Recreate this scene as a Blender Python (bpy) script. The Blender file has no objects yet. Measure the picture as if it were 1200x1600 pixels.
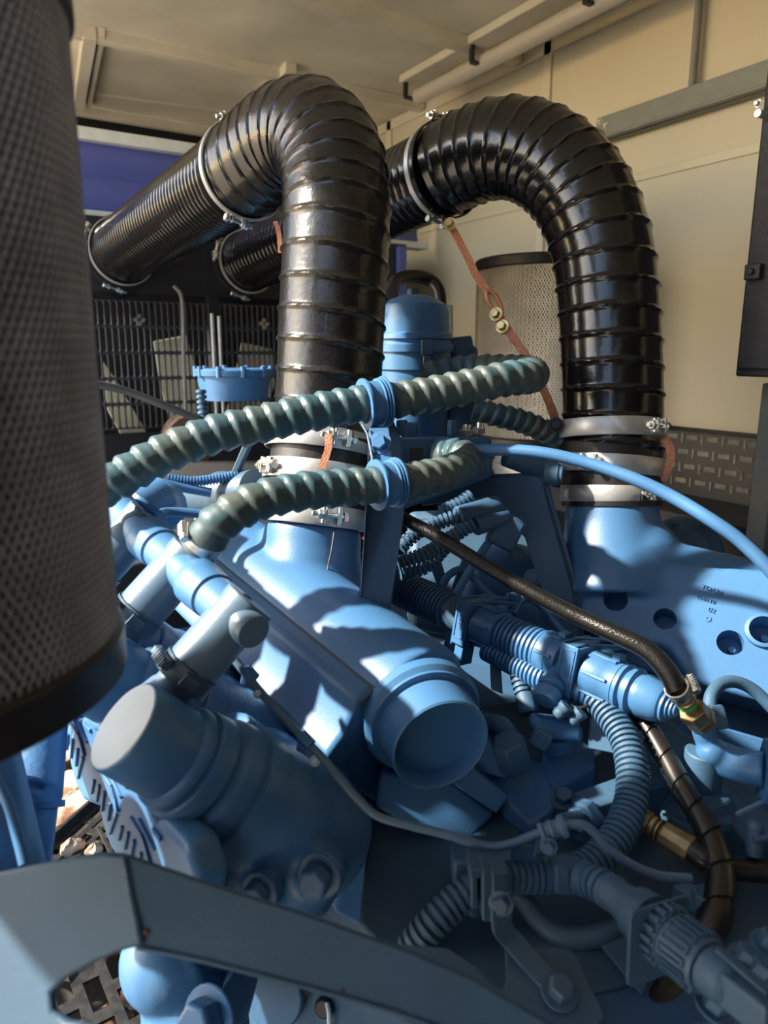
import bpy, math, random
from mathutils import Vector, Matrix
random.seed(7)
SC = bpy.context.scene
COL = SC.collection
PI = math.pi
# ------------------------------------------------------------------ camera
F = 1120.0; PITCH = math.radians(12.5); YAW = math.radians(32.1); H0 = 1.7
CO = Vector((0, 0, H0))
_hd = Vector((math.sin(YAW), math.cos(YAW), 0)); CR = Vector((math.cos(YAW), -math.sin(YAW), 0))
CF = _hd*math.cos(PITCH) + Vector((0, 0, -math.sin(PITCH)))
CU = CR.cross(CF)
cd = bpy.data.cameras.new('camera'); cam = bpy.data.objects.new('camera', cd); COL.objects.link(cam)
cam.matrix_world = Matrix.Translation(CO) @ Matrix((CR, CU, -CF)).transposed().to_4x4()
cd.sensor_fit = 'VERTICAL'; cd.sensor_height = 36; cd.sensor_width = 27; cd.lens = 36*F/1600
cd.clip_start = .02; cd.clip_end = 100
cd.dof.use_dof = True; cd.dof.focus_distance = 1.55; cd.dof.aperture_fstop = 2.8
SC.camera = cam

def ray(px, py): return CF + CR*((px-600)/F) + CU*((800-py)/F)
def P(px, py, d): return CO + ray(px, py)*d
def PX(px, py, X): r = ray(px, py); return CO + r*(X/r.x)
def PY(px, py, Y): r = ray(px, py); return CO + r*(Y/r.y)
def PZ(px, py, Z): r = ray(px, py); return CO + r*((Z-H0)/r.z)
def PN(px, py, p0, n): r = ray(px, py); return CO + r*((p0-CO).dot(n)/r.dot(n))
def CV(x, y, z): return (CR*x + CU*y + CF*z).normalized()      # a direction given as right, up, forward

# ------------------------------------------------------------------ mesh builder
OFF = {}
class G:
    def __init__(s): s.v = []; s.f = []
    def add(s, vs, fs):
        b = len(s.v); s.v += [Vector(v) for v in vs]; s.f += [tuple(i+b for i in f) for f in fs]; return s
    def box(s, c, a, b, d):
        c = Vector(c); a, b, d = Vector(a), Vector(b), Vector(d)
        vs = [c+a*i+b*j+d*k for i in (-1, 1) for j in (-1, 1) for k in (-1, 1)]
        fs = [(0,1,3,2),(4,6,7,5),(0,4,5,1),(2,3,7,6),(0,2,6,4),(1,5,7,3)]
        if a.cross(b).dot(d) < 0: fs = [f[::-1] for f in fs]
        return s.add(vs, fs)
    def abox(s, lo, hi):
        c = [(l+h)/2 for l, h in zip(lo, hi)]; e = [(h-l)/2 for l, h in zip(lo, hi)]
        return s.box(c, (e[0],0,0), (0,e[1],0), (0,0,e[2]))
    def beam(s, p, q, up, w, h):
        p, q = Vector(p), Vector(q); a = (q-p); t = a.normalized(); u = Vector(up); u = (u-t*u.dot(t)).normalized(); n = t.cross(u)
        return s.box((p+q)/2, a/2, n*(w/2), u*(h/2))
    def prism(s, pts, vec):
        n = len(pts); pts = [Vector(p) for p in pts]; vec = Vector(vec)
        nn = Vector((0,0,0))
        for i in range(n): nn += pts[i].cross(pts[(i+1) % n])
        vs = pts + [p+vec for p in pts]
        fl = nn.dot(vec) < 0
        fs = [tuple(range(n))[::-1], tuple(range(n, 2*n))] + [(i, (i+1) % n, n+(i+1) % n, n+i) for i in range(n)]
        if fl: fs = [f[::-1] for f in fs]
        return s.add(vs, fs)
    def tube(s, path, r, n=16, cap=True, closed=False):
        """r: number, list, or function(s, theta)"""
        path = [Vector(p) for p in path]; m = len(path); T = []
        for i in range(m):
            a = path[i-1] if (i > 0 or closed) else path[i]; b = path[(i+1) % m] if (i < m-1 or closed) else path[i]
            T.append((b-a).normalized())
        u = T[0].orthogonal().normalized()
        if abs(T[0].z) < .9: u = (Vector((0,0,1)) - T[0]*T[0].z).normalized()
        S = 0; vs = []
        for i in range(m):
            if i: S += (path[i]-path[i-1]).length; u = (u - T[i]*u.dot(T[i])).normalized()
            w = T[i].cross(u)
            for k in range(n):
                th = 2*PI*k/n
                rr = r(S, th) if callable(r) else (r[i] if isinstance(r, (list, tuple)) else r)
                vs.append(path[i] + (u*math.cos(th) + w*math.sin(th))*rr)
        fs = [(i*n+k, i*n+(k+1) % n, (i+1)*n+(k+1) % n, (i+1)*n+k) for i in range(m-1) for k in range(n)]
        if closed: fs += [((m-1)*n+k, (m-1)*n+(k+1) % n, (k+1) % n, k) for k in range(n)]
        elif cap:
            vs += [path[0], path[-1]]; a = m*n; b = a+1
            fs += [(a, (k+1) % n, k) for k in range(n)] + [(b, (m-1)*n+k, (m-1)*n+(k+1) % n) for k in range(n)]
        return s.add(vs, fs)
    def lathe(s, o, ax, prof, n=32):
        """prof: [(height, radius)...] along ax, open ended unless radius 0"""
        o = Vector(o); ax = Vector(ax).normalized(); u = ax.orthogonal().normalized(); w = ax.cross(u); vs = []
        for h, r in prof:
            for k in range(n):
                th = 2*PI*k/n; vs.append(o + ax*h + (u*math.cos(th)+w*math.sin(th))*max(r, 1e-5))
        fs = [(i*n+k, i*n+(k+1) % n, (i+1)*n+(k+1) % n, (i+1)*n+k) for i in range(len(prof)-1) for k in range(n)]
        return s.add(vs, fs)
    def cyl(s, p, q, r, n=24, r2=None):
        p, q = Vector(p), Vector(q); L = (q-p).length; r2 = r if r2 is None else r2
        return s.lathe(p, q-p, [(0, 0), (0, r), (L, r2), (L, 0)], n)
    def hexa(s, p, ax, r, h):
        ax = Vector(ax).normalized(); return s.lathe(p, ax, [(0, 0), (0, r), (h*.85, r), (h, r*.86), (h, 0)], 6)
    def bolt(s, p, ax, r, h):
        ax = Vector(ax).normalized(); p = Vector(p)
        s.lathe(p, ax, [(0, 0), (0, r*1.45), (h*.18, r*1.45), (h*.18, 0)], 20); return s.hexa(p+ax*h*.18, ax, r, h)
    def ball(s, c, r, n=20, sc=(1,1,1)):
        c = Vector(c); m = n//2
        vs = [c+Vector((r*sc[0]*math.sin(PI*i/m)*math.cos(2*PI*k/n), r*sc[1]*math.sin(PI*i/m)*math.sin(2*PI*k/n), r*sc[2]*math.cos(PI*i/m))) for i in range(m+1) for k in range(n)]
        fs = [(i*n+k, (i+1)*n+k, (i+1)*n+(k+1) % n, i*n+(k+1) % n) for i in range(m) for k in range(n)]
        return s.add(vs, fs)
    def build(s, name, mat, parent=None, bevel=0, sharp=35, seg=2, loc=None, remesh=0, smooth=0, weld=True):
        off = OFF[parent.name] if parent else (Vector(loc) if loc is not None else sum(s.v, Vector())/len(s.v))
        me = bpy.data.meshes.new(name); me.from_pydata([v-off for v in s.v], [], s.f); me.validate()
        if weld or remesh:
            import bmesh
            bm = bmesh.new(); bm.from_mesh(me); bmesh.ops.remove_doubles(bm, verts=bm.verts, dist=1e-5)
            bmesh.ops.dissolve_degenerate(bm, edges=bm.edges, dist=1e-6)
            bm.to_mesh(me); bm.free()
        o = bpy.data.objects.new(name, me); COL.objects.link(o)
        if parent: o.parent = parent
        else: o.location = off
        OFF[o.name] = off
        if remesh:
            m = o.modifiers.new('r', 'REMESH'); m.mode = 'VOXEL'; m.voxel_size = remesh
            if smooth: m = o.modifiers.new('s', 'SMOOTH'); m.factor = .5; m.iterations = smooth
            bake(o)
        me = o.data
        me.polygons.foreach_set('use_smooth', [True]*len(me.polygons))
        if not remesh: me.set_sharp_from_angle(angle=math.radians(sharp))
        if bevel:
            m = o.modifiers.new('bevel', 'BEVEL'); m.width = bevel; m.segments = seg; m.limit_method = 'ANGLE'; m.angle_limit = math.radians(35); m.harden_normals = False
        me.materials.clear(); me.materials.append(mat)
        return o
def bake(o):
    bpy.context.view_layer.update()
    dg = bpy.context.evaluated_depsgraph_get()
    me = bpy.data.meshes.new_from_object(o.evaluated_get(dg)); old = o.data
    o.modifiers.clear(); o.data = me; bpy.data.meshes.remove(old)
def cut(o, g):
    """bore the solids of g out of o; the cutter is removed afterwards"""
    c = g.build('cutter', MT['blue'], loc=(0,0,0)); m = o.modifiers.new('b', 'BOOLEAN'); m.operation = 'DIFFERENCE'; m.object = c; m.solver = 'EXACT'
    bake(o); me = o.data; me.polygons.foreach_set('use_smooth', [True]*len(me.polygons)); me.set_sharp_from_angle(angle=math.radians(38))
    cm = c.data; bpy.data.objects.remove(c); bpy.data.meshes.remove(cm)
def tag(o, label, cat, group=None, kind=None):
    o['label'] = label; o['category'] = cat
    if group: o['group'] = group
    if kind: o['kind'] = kind
    return o
def struct(o): o['kind'] = 'structure'; return o
def thing(name, label, cat, loc, group=None):
    o = bpy.data.objects.new(name, None); COL.objects.link(o); o.location = loc; o.empty_display_size = .05
    OFF[o.name] = Vector(loc); return tag(o, label, cat, group)
def copy_tree(o, delta, label, parent=None):
    c = o.copy(); COL.objects.link(c)
    if parent: c.parent = parent
    else: c.location = o.location + Vector(delta); c['label'] = label
    OFF[c.name] = OFF[o.name]
    for ch in list(o.children): copy_tree(ch, delta, label, c)
    return c
def spl(pts, k=8, closed=False):
    """Catmull-Rom through pts (Vectors)"""
    pts = [Vector(p) for p in pts]; n = len(pts); out = []
    for i in range(n-1 if not closed else n):
        p1, p2 = pts[i], pts[(i+1) % n]
        p0 = pts[i-1] if (i or closed) else p1*2-p2
        p3 = pts[(i+2) % n] if (i < n-2 or closed) else p2*2-p1
        for j in range(k):
            t = j/k
            out.append(.5*((2*p1)+(p2-p0)*t+(2*p0-5*p1+4*p2-p3)*t*t+(3*p1-p0-3*p2+p3)*t**3))
    if not closed: out.append(pts[-1])
    return out
def resample(path, step):
    L = [0]
    for a, b in zip(path, path[1:]): L.append(L[-1]+(b-a).length)
    n = max(2, int(L[-1]/step)); out = []; j = 0
    for i in range(n+1):
        s = L[-1]*i/n
        while j < len(path)-2 and L[j+1] < s: j += 1
        t = (s-L[j])/max(1e-9, L[j+1]-L[j]); out.append(path[j].lerp(path[j+1], min(1, max(0, t))))
    return out
def pp(lst): return [P(*p) for p in lst]
def duct(path, r, pitch, amp, n=56, hand=1, sub=12, bend=None):
    """wire-reinforced duct: thin raised helix, slightly slack cloth between turns; bend=(start, end, pitch there)"""
    path = resample(path, (bend[2] if bend else pitch)/sub)
    def turns(s):
        if not bend: return s/pitch
        a, b, q = bend; return min(s, a)/pitch + max(0, min(s, b)-a)/q + max(0, s-b)/(pitch*.8)
    def rf(s, th):
        ph = (turns(s) - hand*th/(2*PI)) % 1.0; x = min(ph, 1-ph)
        return r + amp*math.exp(-(x/.07)**2) - amp*.12*math.sin(PI*ph) + amp*.08*math.sin(3*th+s*9)
    return G().tube(path, rf, n)
def wrap_hose(path, r, pitch, amp, n=40, hand=1, sub=10):
    """convoluted hose with a saw-shaped spiral"""
    path = resample(path, pitch/sub)
    def rf(s, th):
        ph = (s/pitch - hand*th/(2*PI)) % 1.0
        return r - amp*(abs(math.cos(PI*ph))**9) + amp*.4*math.sin(2*PI*ph)
    return G().tube(path, rf, n)
def rings(path, r, pitch, amp, n=20, sub=8):
    path = resample(path, pitch/sub)
    return G().tube(path, lambda s, th: r - amp*(1 if (s/pitch) % 1.0 > .62 else 0), n)
# ------------------------------------------------------------------ materials
MT = {}
def mat(name, col, rough=.5, metal=0, noise=.0, nscale=20, bump=0, bscale=60, col2=None, coat=0, stain=None, spec=.5, thr=(.45, .6)):
    m = bpy.data.materials.new(name); m.use_nodes = True; nt = m.node_tree; b = nt.nodes['Principled BSDF']; N = nt.nodes; L = nt.links
    b.inputs['Base Color'].default_value = (*col, 1); b.inputs['Roughness'].default_value = rough; b.inputs['Metallic'].default_value = metal
    b.inputs['Coat Weight'].default_value = coat; b.inputs['Specular IOR Level'].default_value = spec
    tc = N.new('ShaderNodeTexCoord')
    if noise or col2:
        t = N.new('ShaderNodeTexNoise'); t.inputs['Scale'].default_value = nscale; t.inputs['Detail'].default_value = 6; L.new(tc.outputs['Object'], t.inputs['Vector'])
        cr = N.new('ShaderNodeValToRGB'); L.new(t.outputs['Fac'], cr.inputs['Fac'])
        c2 = col2 or tuple(max(0, c*(1-noise)) for c in col); e = cr.color_ramp.elements
        e[0].position = thr[0]; e[0].color = (*c2, 1); e[1].position = thr[1]; e[1].color = (*col, 1)
        if not col2: e[0].position = .3; e[1].position = .7; e[1].color = (*[min(1, c*(1+noise*.5)) for c in col], 1)
        L.new(cr.outputs['Color'], b.inputs['Base Color'])
        mr = N.new('ShaderNodeMapRange'); mr.inputs['To Min'].default_value = min(1, rough+.1); mr.inputs['To Max'].default_value = max(.05, rough-.08)
        L.new(t.outputs['Fac'], mr.inputs['Value']); L.new(mr.outputs['Result'], b.inputs['Roughness'])
    if bump:
        t = N.new('ShaderNodeTexNoise'); t.inputs['Scale'].default_value = bscale; t.inputs['Detail'].default_value = 4; L.new(tc.outputs['Object'], t.inputs['Vector'])
        bp = N.new('ShaderNodeBump'); bp.inputs['Strength'].default_value = bump; bp.inputs['Distance'].default_value = .003
        L.new(t.outputs['Fac'], bp.inputs['Height']); L.new(bp.outputs['Normal'], b.inputs['Normal'])
    MT[name] = m; return m
BLUE = (.050, .152, .325)
mat('blue', BLUE, .42, noise=.10, nscale=7, bump=.12, bscale=220)
mat('blue_cast', BLUE, .45, noise=.13, nscale=5, bump=.35, bscale=120)
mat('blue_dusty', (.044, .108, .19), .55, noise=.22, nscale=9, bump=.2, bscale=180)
mat('blue_shaded', (.034, .094, .19), .55, noise=.2, nscale=6, bump=.2, bscale=100)  # the blue paint again, darkened to put shade into the colour
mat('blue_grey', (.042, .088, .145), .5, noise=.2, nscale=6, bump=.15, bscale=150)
mat('pipe_grey', (.085, .15, .235), .4, noise=.15, nscale=9, bump=.1, bscale=200)
mat('cap_white', (.44, .50, .57), .55, noise=.05, nscale=12)
mat('hose_teal', (.066, .088, .085), .44, col2=(.034, .082, .105), nscale=9, bump=.2, bscale=90)
mat('duct', (.006, .0058, .006), .2, bump=.25, bscale=45, coat=.25, noise=.3, nscale=12)
mat('duct_dusty', (.013, .011, .0105), .27, col2=(.006, .0055, .006), nscale=14, bump=.35, bscale=60, coat=.2, thr=(.42, .62))
mat('steel', (.60, .61, .62), .42, .75, noise=.15, nscale=25, bump=.1, bscale=120)
mat('zinc', (.72, .71, .66), .28, 1, noise=.2, nscale=40)
mat('brass', (.75, .56, .25), .3, 1, noise=.3, nscale=50)
mat('old_brass', (.32, .24, .13), .42, .8, noise=.4, nscale=40)
mat('copper', (.78, .33, .2), .42, .45, noise=.25, nscale=120, bump=.6, bscale=400)
mat('black_rubber', (.012, .011, .012), .45, noise=.2, nscale=30, bump=.2, bscale=80)
mat('wrap', (.012, .0105, .0105), .33, noise=.3, nscale=18, coat=.15)
mat('black_metal', (.016, .017, .024), .45, noise=.3, nscale=8, bump=.1)
mat('grille', (.032, .034, .046), .45, noise=.2)
mat('black_text', (.03, .03, .034), .5, bump=1.0, bscale=260, noise=.2)
mat('cream', (.66, .60, .45), .7, noise=.06, nscale=3)
mat('cream_frame', (.68, .62, .48), .6, noise=.05, nscale=5)
mat('ceil', (.72, .67, .54), .65, noise=.22, nscale=2.2)
mat('rail_grey', (.20, .21, .19), .5, noise=.1)
mat('white_bar', (.80, .82, .80), .5, noise=.08)
mat('royal', (.11, .14, .46), .35, noise=.15, nscale=2)
mat('filter_mesh', (.38, .39, .44), .55, .3, noise=.3, nscale=14)
mat('filter_mesh_light', (.75, .70, .60), .5, .3, noise=.2, nscale=14)
mat('filter_core', (.20, .205, .24), .8, noise=.4, nscale=20)
mat('filter_core_light', (.42, .37, .29), .8, noise=.3, nscale=9)
mat('fan', (.80, .77, .55), .5, noise=.08, nscale=6)
mat('rust', (.17, .075, .04), .8, col2=(.05, .035, .03), nscale=14, bump=1, bscale=60)
mat('stone', (.55, .43, .33), .85, col2=(.25, .12, .07), nscale=10, bump=1, bscale=70, thr=(.40, .52))
mat('grate', (.012, .012, .014), .5, col2=(.022, .021, .021), nscale=40, bump=.3)
mat('dark_floor', (.03, .028, .028), .8, noise=.4, nscale=8, bump=.6)
mat('green', (.02, .4, .1), .3)
mat('red', (.6, .02, .03), .4)
mat('glass_tube', (.5, .48, .42), .25, coat=.3)
# perforated acoustic sheet
m = mat('perf', (.60, .54, .40), .7); nt = m.node_tree; N = nt.nodes; L = nt.links; b = N['Principled BSDF']
tc = N.new('ShaderNodeTexCoord'); vo = N.new('ShaderNodeTexVoronoi'); vo.inputs['Scale'].default_value = 105; vo.inputs['Randomness'].default_value = 0
mp = N.new('ShaderNodeMapping'); mp.inputs['Rotation'].default_value = (.0, 0, 0); L.new(tc.outputs['Object'], mp.inputs['Vector']); L.new(mp.outputs[0], vo.inputs['Vector'])
cr = N.new('ShaderNodeValToRGB'); e = cr.color_ramp.elements; e[0].position = .30; e[0].color = (.22, .19, .12, 1); e[1].position = .40; e[1].color = (.72, .66, .49, 1)
L.new(vo.outputs['Distance'], cr.inputs[0])
nz = N.new('ShaderNodeTexNoise'); nz.inputs['Scale'].default_value = 1.3; L.new(tc.outputs['Object'], nz.inputs['Vector'])
mx = N.new('ShaderNodeMix'); mx.data_type = 'RGBA'; mx.blend_type = 'MULTIPLY'; mx.inputs[0].default_value = .35
L.new(cr.outputs[0], mx.inputs[6]); L.new(nz.outputs['Fac'], mx.inputs[7]); L.new(mx.outputs[2], b.inputs['Base Color'])

XW, YB, ZC = 2.30, 4.38, H0+1.24
FLOOR = .30
# floor, ceiling, walls
struct(G().abox((-.9, -1.2, FLOOR-.35), (XW, YB, FLOOR-.25)).build('floor', MT['dark_floor']))
o = G().abox((-25, -20, -.25), (-.9, 25, -.2)).build('ground', mat('sand', (.66, .56, .42), .9, noise=.2, nscale=3)); struct(o)
struct(G().abox((-.9, -1.25, FLOOR-.3), (XW+.05, -1.2, ZC)).build('wall_rear', MT['black_metal']))
struct(G().abox((-.95, -1.25, FLOOR-.3), (-.9, -.7, ZC)).build('wall_left', MT['black_metal']))
struct(G().abox((-.97, .62, FLOOR-.3), (-.87, 1.02, ZC)).build('trim_12', MT['cream_frame'], bevel=.01))  # unseen post, added to keep the sun off the foreground beam
struct(G().abox((-.32, -1.2, ZC), (XW+.05, YB, ZC+.04)).build('ceiling', MT['ceil']))
wz0 = PX(1040, 664, XW).z
struct(G().abox((XW, -1.2, wz0), (XW+.05, YB, ZC)).build('wall_right', MT['perf']))
struct(G().abox((XW+.02, -1.2, FLOOR-.3), (XW+.07, YB, wz0)).build('wall_right_lower', MT['black_metal']))
struct(G().abox((-.9, YB, FLOOR-.3), (XW+.05, YB+.05, ZC)).build('wall_back', MT['black_metal']))
# ceiling ribs
def rib(p, q, w, h, nm, mt='ceil'):
    a = PZ(*p, ZC-h/2); c = PZ(*q, ZC-h/2)
    struct(G().beam(a, c, (0,0,1), w, h).build(nm, MT[mt], bevel=.002))
a = PZ(110, 37, ZC).y
for k, (y, w) in enumerate(((a, .05), (PZ(620, 28, ZC).y, .06), (PZ(345, 207, ZC).y-.05, .05))):
    struct(G().abox((-.31, y-w/2, ZC-.045), (XW-.02, y+w/2, ZC-.0)).build('trim_%d' % (k+1), MT['ceil'], bevel=.003))
rib((140, 50), (122, 165), .05, .05, 'trim_4'); rib((160, 50), (138, 165), .02, .035, 'trim_5')
rib((455, 105), (385, 175), .05, .04, 'trim_6')
rib((120, 143), (365, 176), .008, .008, 'trim_7')
# right wall frame strips
def wstrip(y0, z0, y1, z1, nm, w=.045, mt='cream_frame', t=.012, x=XW):
    struct(G().beam((x-t/2, y0, z0), (x-t/2, y1, z1), (1,0,0), w, t).build(nm, MT[mt], bevel=.002))
ys = PX(858, 100, XW).y; wstrip(ys, wz0, ys, ZC, 'trim_8')
ys2 = PX(610, 200, XW).y; wstrip(ys2, wz0, ys2, ZC, 'trim_9')
wstrip(-1, ZC-.03, YB, ZC-.03, 'trim_10', .05)
p, q = PX(950, 290, XW), PX(1180, 232, XW); wstrip(-1, q.z, YB, q.z, 'trim_11', .03, 'perf', .008)
# grey rail and conduit on the right wall
p = PX(950, 205, XW-.04)
r_ = PX(1180, 120, XW-.04)
g = G().abox((XW-.05, -.8, r_.z-.05), (XW-.001, p.y+.05, r_.z+.035)); g.abox((XW-.075, -.8, r_.z-.05), (XW-.05, p.y+.05, r_.z-.04))
o = g.build('wall_rail', MT['rail_grey'], bevel=.003); tag(o, 'long grey steel rail fixed along the cream perforated wall', 'rail')
for k in (0, 1):
    G().bolt(PX(938+k*9, 190+k*6, XW-.05), (-1,0,0), .007, .008).build('bolt', MT['zinc'], o)
a_ = PX(1083, 118, XW-.03); c_ = PX(1088, 0, XW-.03)
o = G().cyl((a_.x, a_.y, r_.z+.02), (a_.x, a_.y, ZC), .013).build('conduit_pipe', MT['rail_grey']); tag(o, 'thin grey conduit rising from the wall rail to the ceiling', 'conduit')
# lower black perforated sheet
m = mat('perf_black', (.05, .05, .055), .4); nt = m.node_tree; N = nt.nodes; L = nt.links; b = N['Principled BSDF']
tc = N.new('ShaderNodeTexCoord'); mp = N.new('ShaderNodeMapping'); mp.inputs['Rotation'].default_value = (PI/2, 0, PI/2); L.new(tc.outputs['Object'], mp.inputs[0])
br = N.new('ShaderNodeTexBrick'); br.inputs['Scale'].default_value = 1; br.inputs['Mortar Size'].default_value = .011; br.inputs['Brick Width'].default_value = .085; br.inputs['Row Height'].default_value = .043
br.inputs['Color1'].default_value = br.inputs['Color2'].default_value = (.30, .29, .24, 1); br.inputs['Mortar'].default_value = (.012, .012, .014, 1)
L.new(mp.outputs[0], br.inputs['Vector']); L.new(br.outputs['Color'], b.inputs['Base Color'])
z1 = PX(1060, 672, XW-.05).z
lo = PX(1040, 765, XW-.05)
g = G().abox((XW-.06, -.8, lo.z-.02), (XW-.045, 2.6, z1)); o = g.build('perforated_panel', MT['black_metal'], bevel=.002); tag(o, 'black perforated metal panel below the cream wall', 'panel')
g = G(); y = -.5; dz = (z1-lo.z)/4
rows = 0
for rr in range(4):
    zc = z1-.02-rr*dz*.93; y = .9+(.03 if rr % 2 else 0)
    while y < 2.2:
        g.abox((XW-.0625, y, zc-.008), (XW-.0598, y+.042, zc+.008)); g.abox((XW-.0625, y+.056, zc-.02), (XW-.0598, y+.064, zc+.012)); y += .078
g.build('slots', mat('slot_dust', (.22, .21, .175), .7, noise=.5, nscale=20), o)['kind'] = 'stuff'
# lower shelf behind the right manifold
g = G().abox((XW-.35, -.2, H0-.52), (XW-.06, 2.4, H0-.49)); g.abox((XW-.35, -.2, H0-.58), (XW-.335, 2.4, H0-.52))
o = g.build('cable_tray', MT['black_metal'], bevel=.004); tag(o, 'black tray running under the perforated panel at the right wall', 'tray')
# fluorescent fixture
th = thing('fluorescent_fixture', 'grey tube light fixture along the top of the right wall', 'light fixture', PZ(700, 80, ZC))
a_ = PZ(632, 130, ZC-.03); xf = a_.x+.02; ye = a_.y
G().abox((xf-.05, -.6, ZC-.035), (xf+.05, ye, ZC-.002)).build('housing', MT['ceil'], th, bevel=.004)
G().cyl((xf+.035, -.6, ZC-.085), (xf+.035, ye-.03, ZC-.085), .033, 24).build('diffuser', MT['glass_tube'], th)
for yy in (ye-.02, ye-.5, ye-1.1): G().abox((xf-.035, yy-.01, ZC-.09), (xf-.02, yy+.01, ZC-.03)).abox((xf-.03, yy-.01, ZC-.10), (xf+.035, yy+.012, ZC-.09)).build('bracket', MT['black_metal'], th)
# electrical cabinet at the right edge
th = thing('electrical_cabinet', 'black textured cabinet hanging at the right edge of the view', 'cabinet', P(1200, 400, 1.62))
f0 = PX(1190, 60, 1.78); f1 = PX(1148, 588, 1.78)
yr = f1.y; G().abox((1.78, yr-.55, f1.z), (2.2, yr, ZC-.1)).build('body', MT['black_text'], th, bevel=.006)
door_ = G().abox((1.765, yr-.5, f1.z+.02), (1.78, yr-.012, ZC-.14)).build('door', MT['black_text'], th, bevel=.004)
la = PX(1180, 425, 1.76); G().abox((1.745, la.y-.02, la.z-.018), (1.765, la.y+.02, la.z+.018)).cyl((1.735, la.y, la.z), (1.765, la.y, la.z), .008).build('latch', MT['black_metal'], door_, bevel=.002)
ln = PX(1195, 180, 1.76); G().cyl((1.73, ln.y, ln.z), (1.765, ln.y, ln.z), .009).bolt((1.73, ln.y, ln.z+.02), (-1,0,0), .006, .01).build('hinge', MT['steel'], door_)
pw = PX(1188, 650, 1.9)
o = G().abox((1.9, pw.y-.05, .05), (1.96, pw.y+.005, f1.z-.02)).build('cabinet_post', MT['rail_grey'], bevel=.004); tag(o, 'dark grey post standing below the black cabinet', 'post')

# ------------------------------------------------ radiator, grille and fan at the far end
YG = 3.02
th = thing('radiator_cowl', 'large dark radiator cowl at the far end behind the hoses', 'radiator', (.8, YG, .4))
ztop = PY(160, 338, YG).z; gl = PY(147, 455, YG); gb = PY(300, 672, YG); gm = PY(334, 560, YG)
xr = PY(634, 400, YG).x; xg2 = 1.75
g = G()
zt, zb = gl.z, gb.z; xl = -.05
g.abox((-.5, YG, zt), (xr, YG+.03, ztop)); g.abox((-.5, YG, .35), (xr, YG+.03, zb)); g.abox((-.5, YG, zb), (xl, YG+.03, zt)); g.abox((gm.x-.015, YG-.01, zb), (gm.x+.03, YG+.03, zt)); g.abox((xg2, YG, zb), (xr, YG+.03, zt))
g.abox((xr-.01, YG, .35), (xr, YG+.6, ztop))
# rounded corners of the round shroud
def corner(cx, cz, sx, sz, R=.16):
    pts = [Vector((cx, YG+.001, cz))]+[Vector((cx+sx*R*(1-math.sin(t*PI/16)), YG+.001, cz+sz*R*(1-math.cos(t*PI/16)))) for t in range(9)]
    g.prism(pts, (0, .028, 0))
corner(xl+.12, zb, 1, 1, .2); g.abox((xl, YG, zb), (xl+.12, YG+.03, zt-.5))
g.build('cowl', MT['black_metal'], th, bevel=.003)
G().abox((-.5, YG+.35, .35), (xr, YG+.37, ztop)).build('core', MT['dark_floor'], th)
ss = PY(628, 395, YG-.02); G().abox((ss.x-.02, YG-.02, ss.z-.25), (ss.x+.03, YG+.3, ss.z+.03)).build('side_cover', MT['royal'], th, bevel=.006)
# slotted guards
def guard(x0, x1):
    nx = round((x1-x0)/.0245); nz = 5; wx = (x1-x0)/nx; wz = (zt-zb-.05)/nz; g = G()
    for i in range(nx):
        for k in range(nz):
            cx = x0+(i+.5)*wx; cz = zb+.02+(k+.5)*wz; rr = wx*.37; hh = wz*.445-rr; N_ = 6; inn = []; out = []
            for q in range(2*N_+2):
                t = PI*(q if q <= N_ else q-1)/N_; sg = 1 if q <= N_ else -1
                inn.append(Vector((cx+math.cos(t)*rr, YG-.012, cz+math.sin(t)*rr+sg*hh)))
                out.append(Vector((cx+math.cos(t)*wx/2, YG-.012, cz+sg*wz/2)))
            n = len(inn); b0 = len(g.v); g.v += inn+out; g.f += [(b0+q, b0+(q+1) % n, b0+n+(q+1) % n, b0+n+q) for q in range(n)]
    return g
for k, (x0, x1) in enumerate(((xl+.0, gm.x-.015), (gm.x+.03, xg2))):
    o = guard(x0, x1).build('grille', MT['grille'], th); mm = o.modifiers.new('s', 'SOLIDIFY'); mm.thickness = .006
for (px, py) in ((217, 500), (412, 506)):
    c = PY(px, py, YG-.02); g = G()
    for q in range(4): g.cyl(c+Vector((.014*math.cos(q*PI/2), 0, .014*math.sin(q*PI/2))), c+Vector((.014*math.cos(q*PI/2), -.008, .014*math.sin(q*PI/2))), .009, 12)
    g.build('boss', MT['zinc'], th)
for (px, py) in ((155, 395), (338, 407)):
    c = PY(px, py, YG-.01); G().cyl(c, c+Vector((0, -.02, 0)), .013, 16).build('plug', MT['old_brass'], th)
# hinge rods and hose in front of the guard
h0 = PY(335, 490, YG-.03); h1 = PY(343, 660, YG-.03); g = G()
g.cyl((h0.x-.012, YG-.03, h0.z), (h0.x-.012, YG-.03, h1.z), .008).cyl((h0.x+.018, YG-.03, h0.z-.01), (h0.x+.018, YG-.03, h1.z), .008)
g.build('latch_rod', MT['steel'], th)
o = G().tube(spl([PY(272, 447, YG-.02), PY(283, 462, YG-.04), PY(286, 500, YG-.05), PY(287, 560, YG-.05), PY(290, 642, YG-.05)], 8), .008, 12).build('breather_hose', MT['rail_grey']); tag(o, 'thin grey hose hanging down in front of the slotted grille', 'hose')
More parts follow.
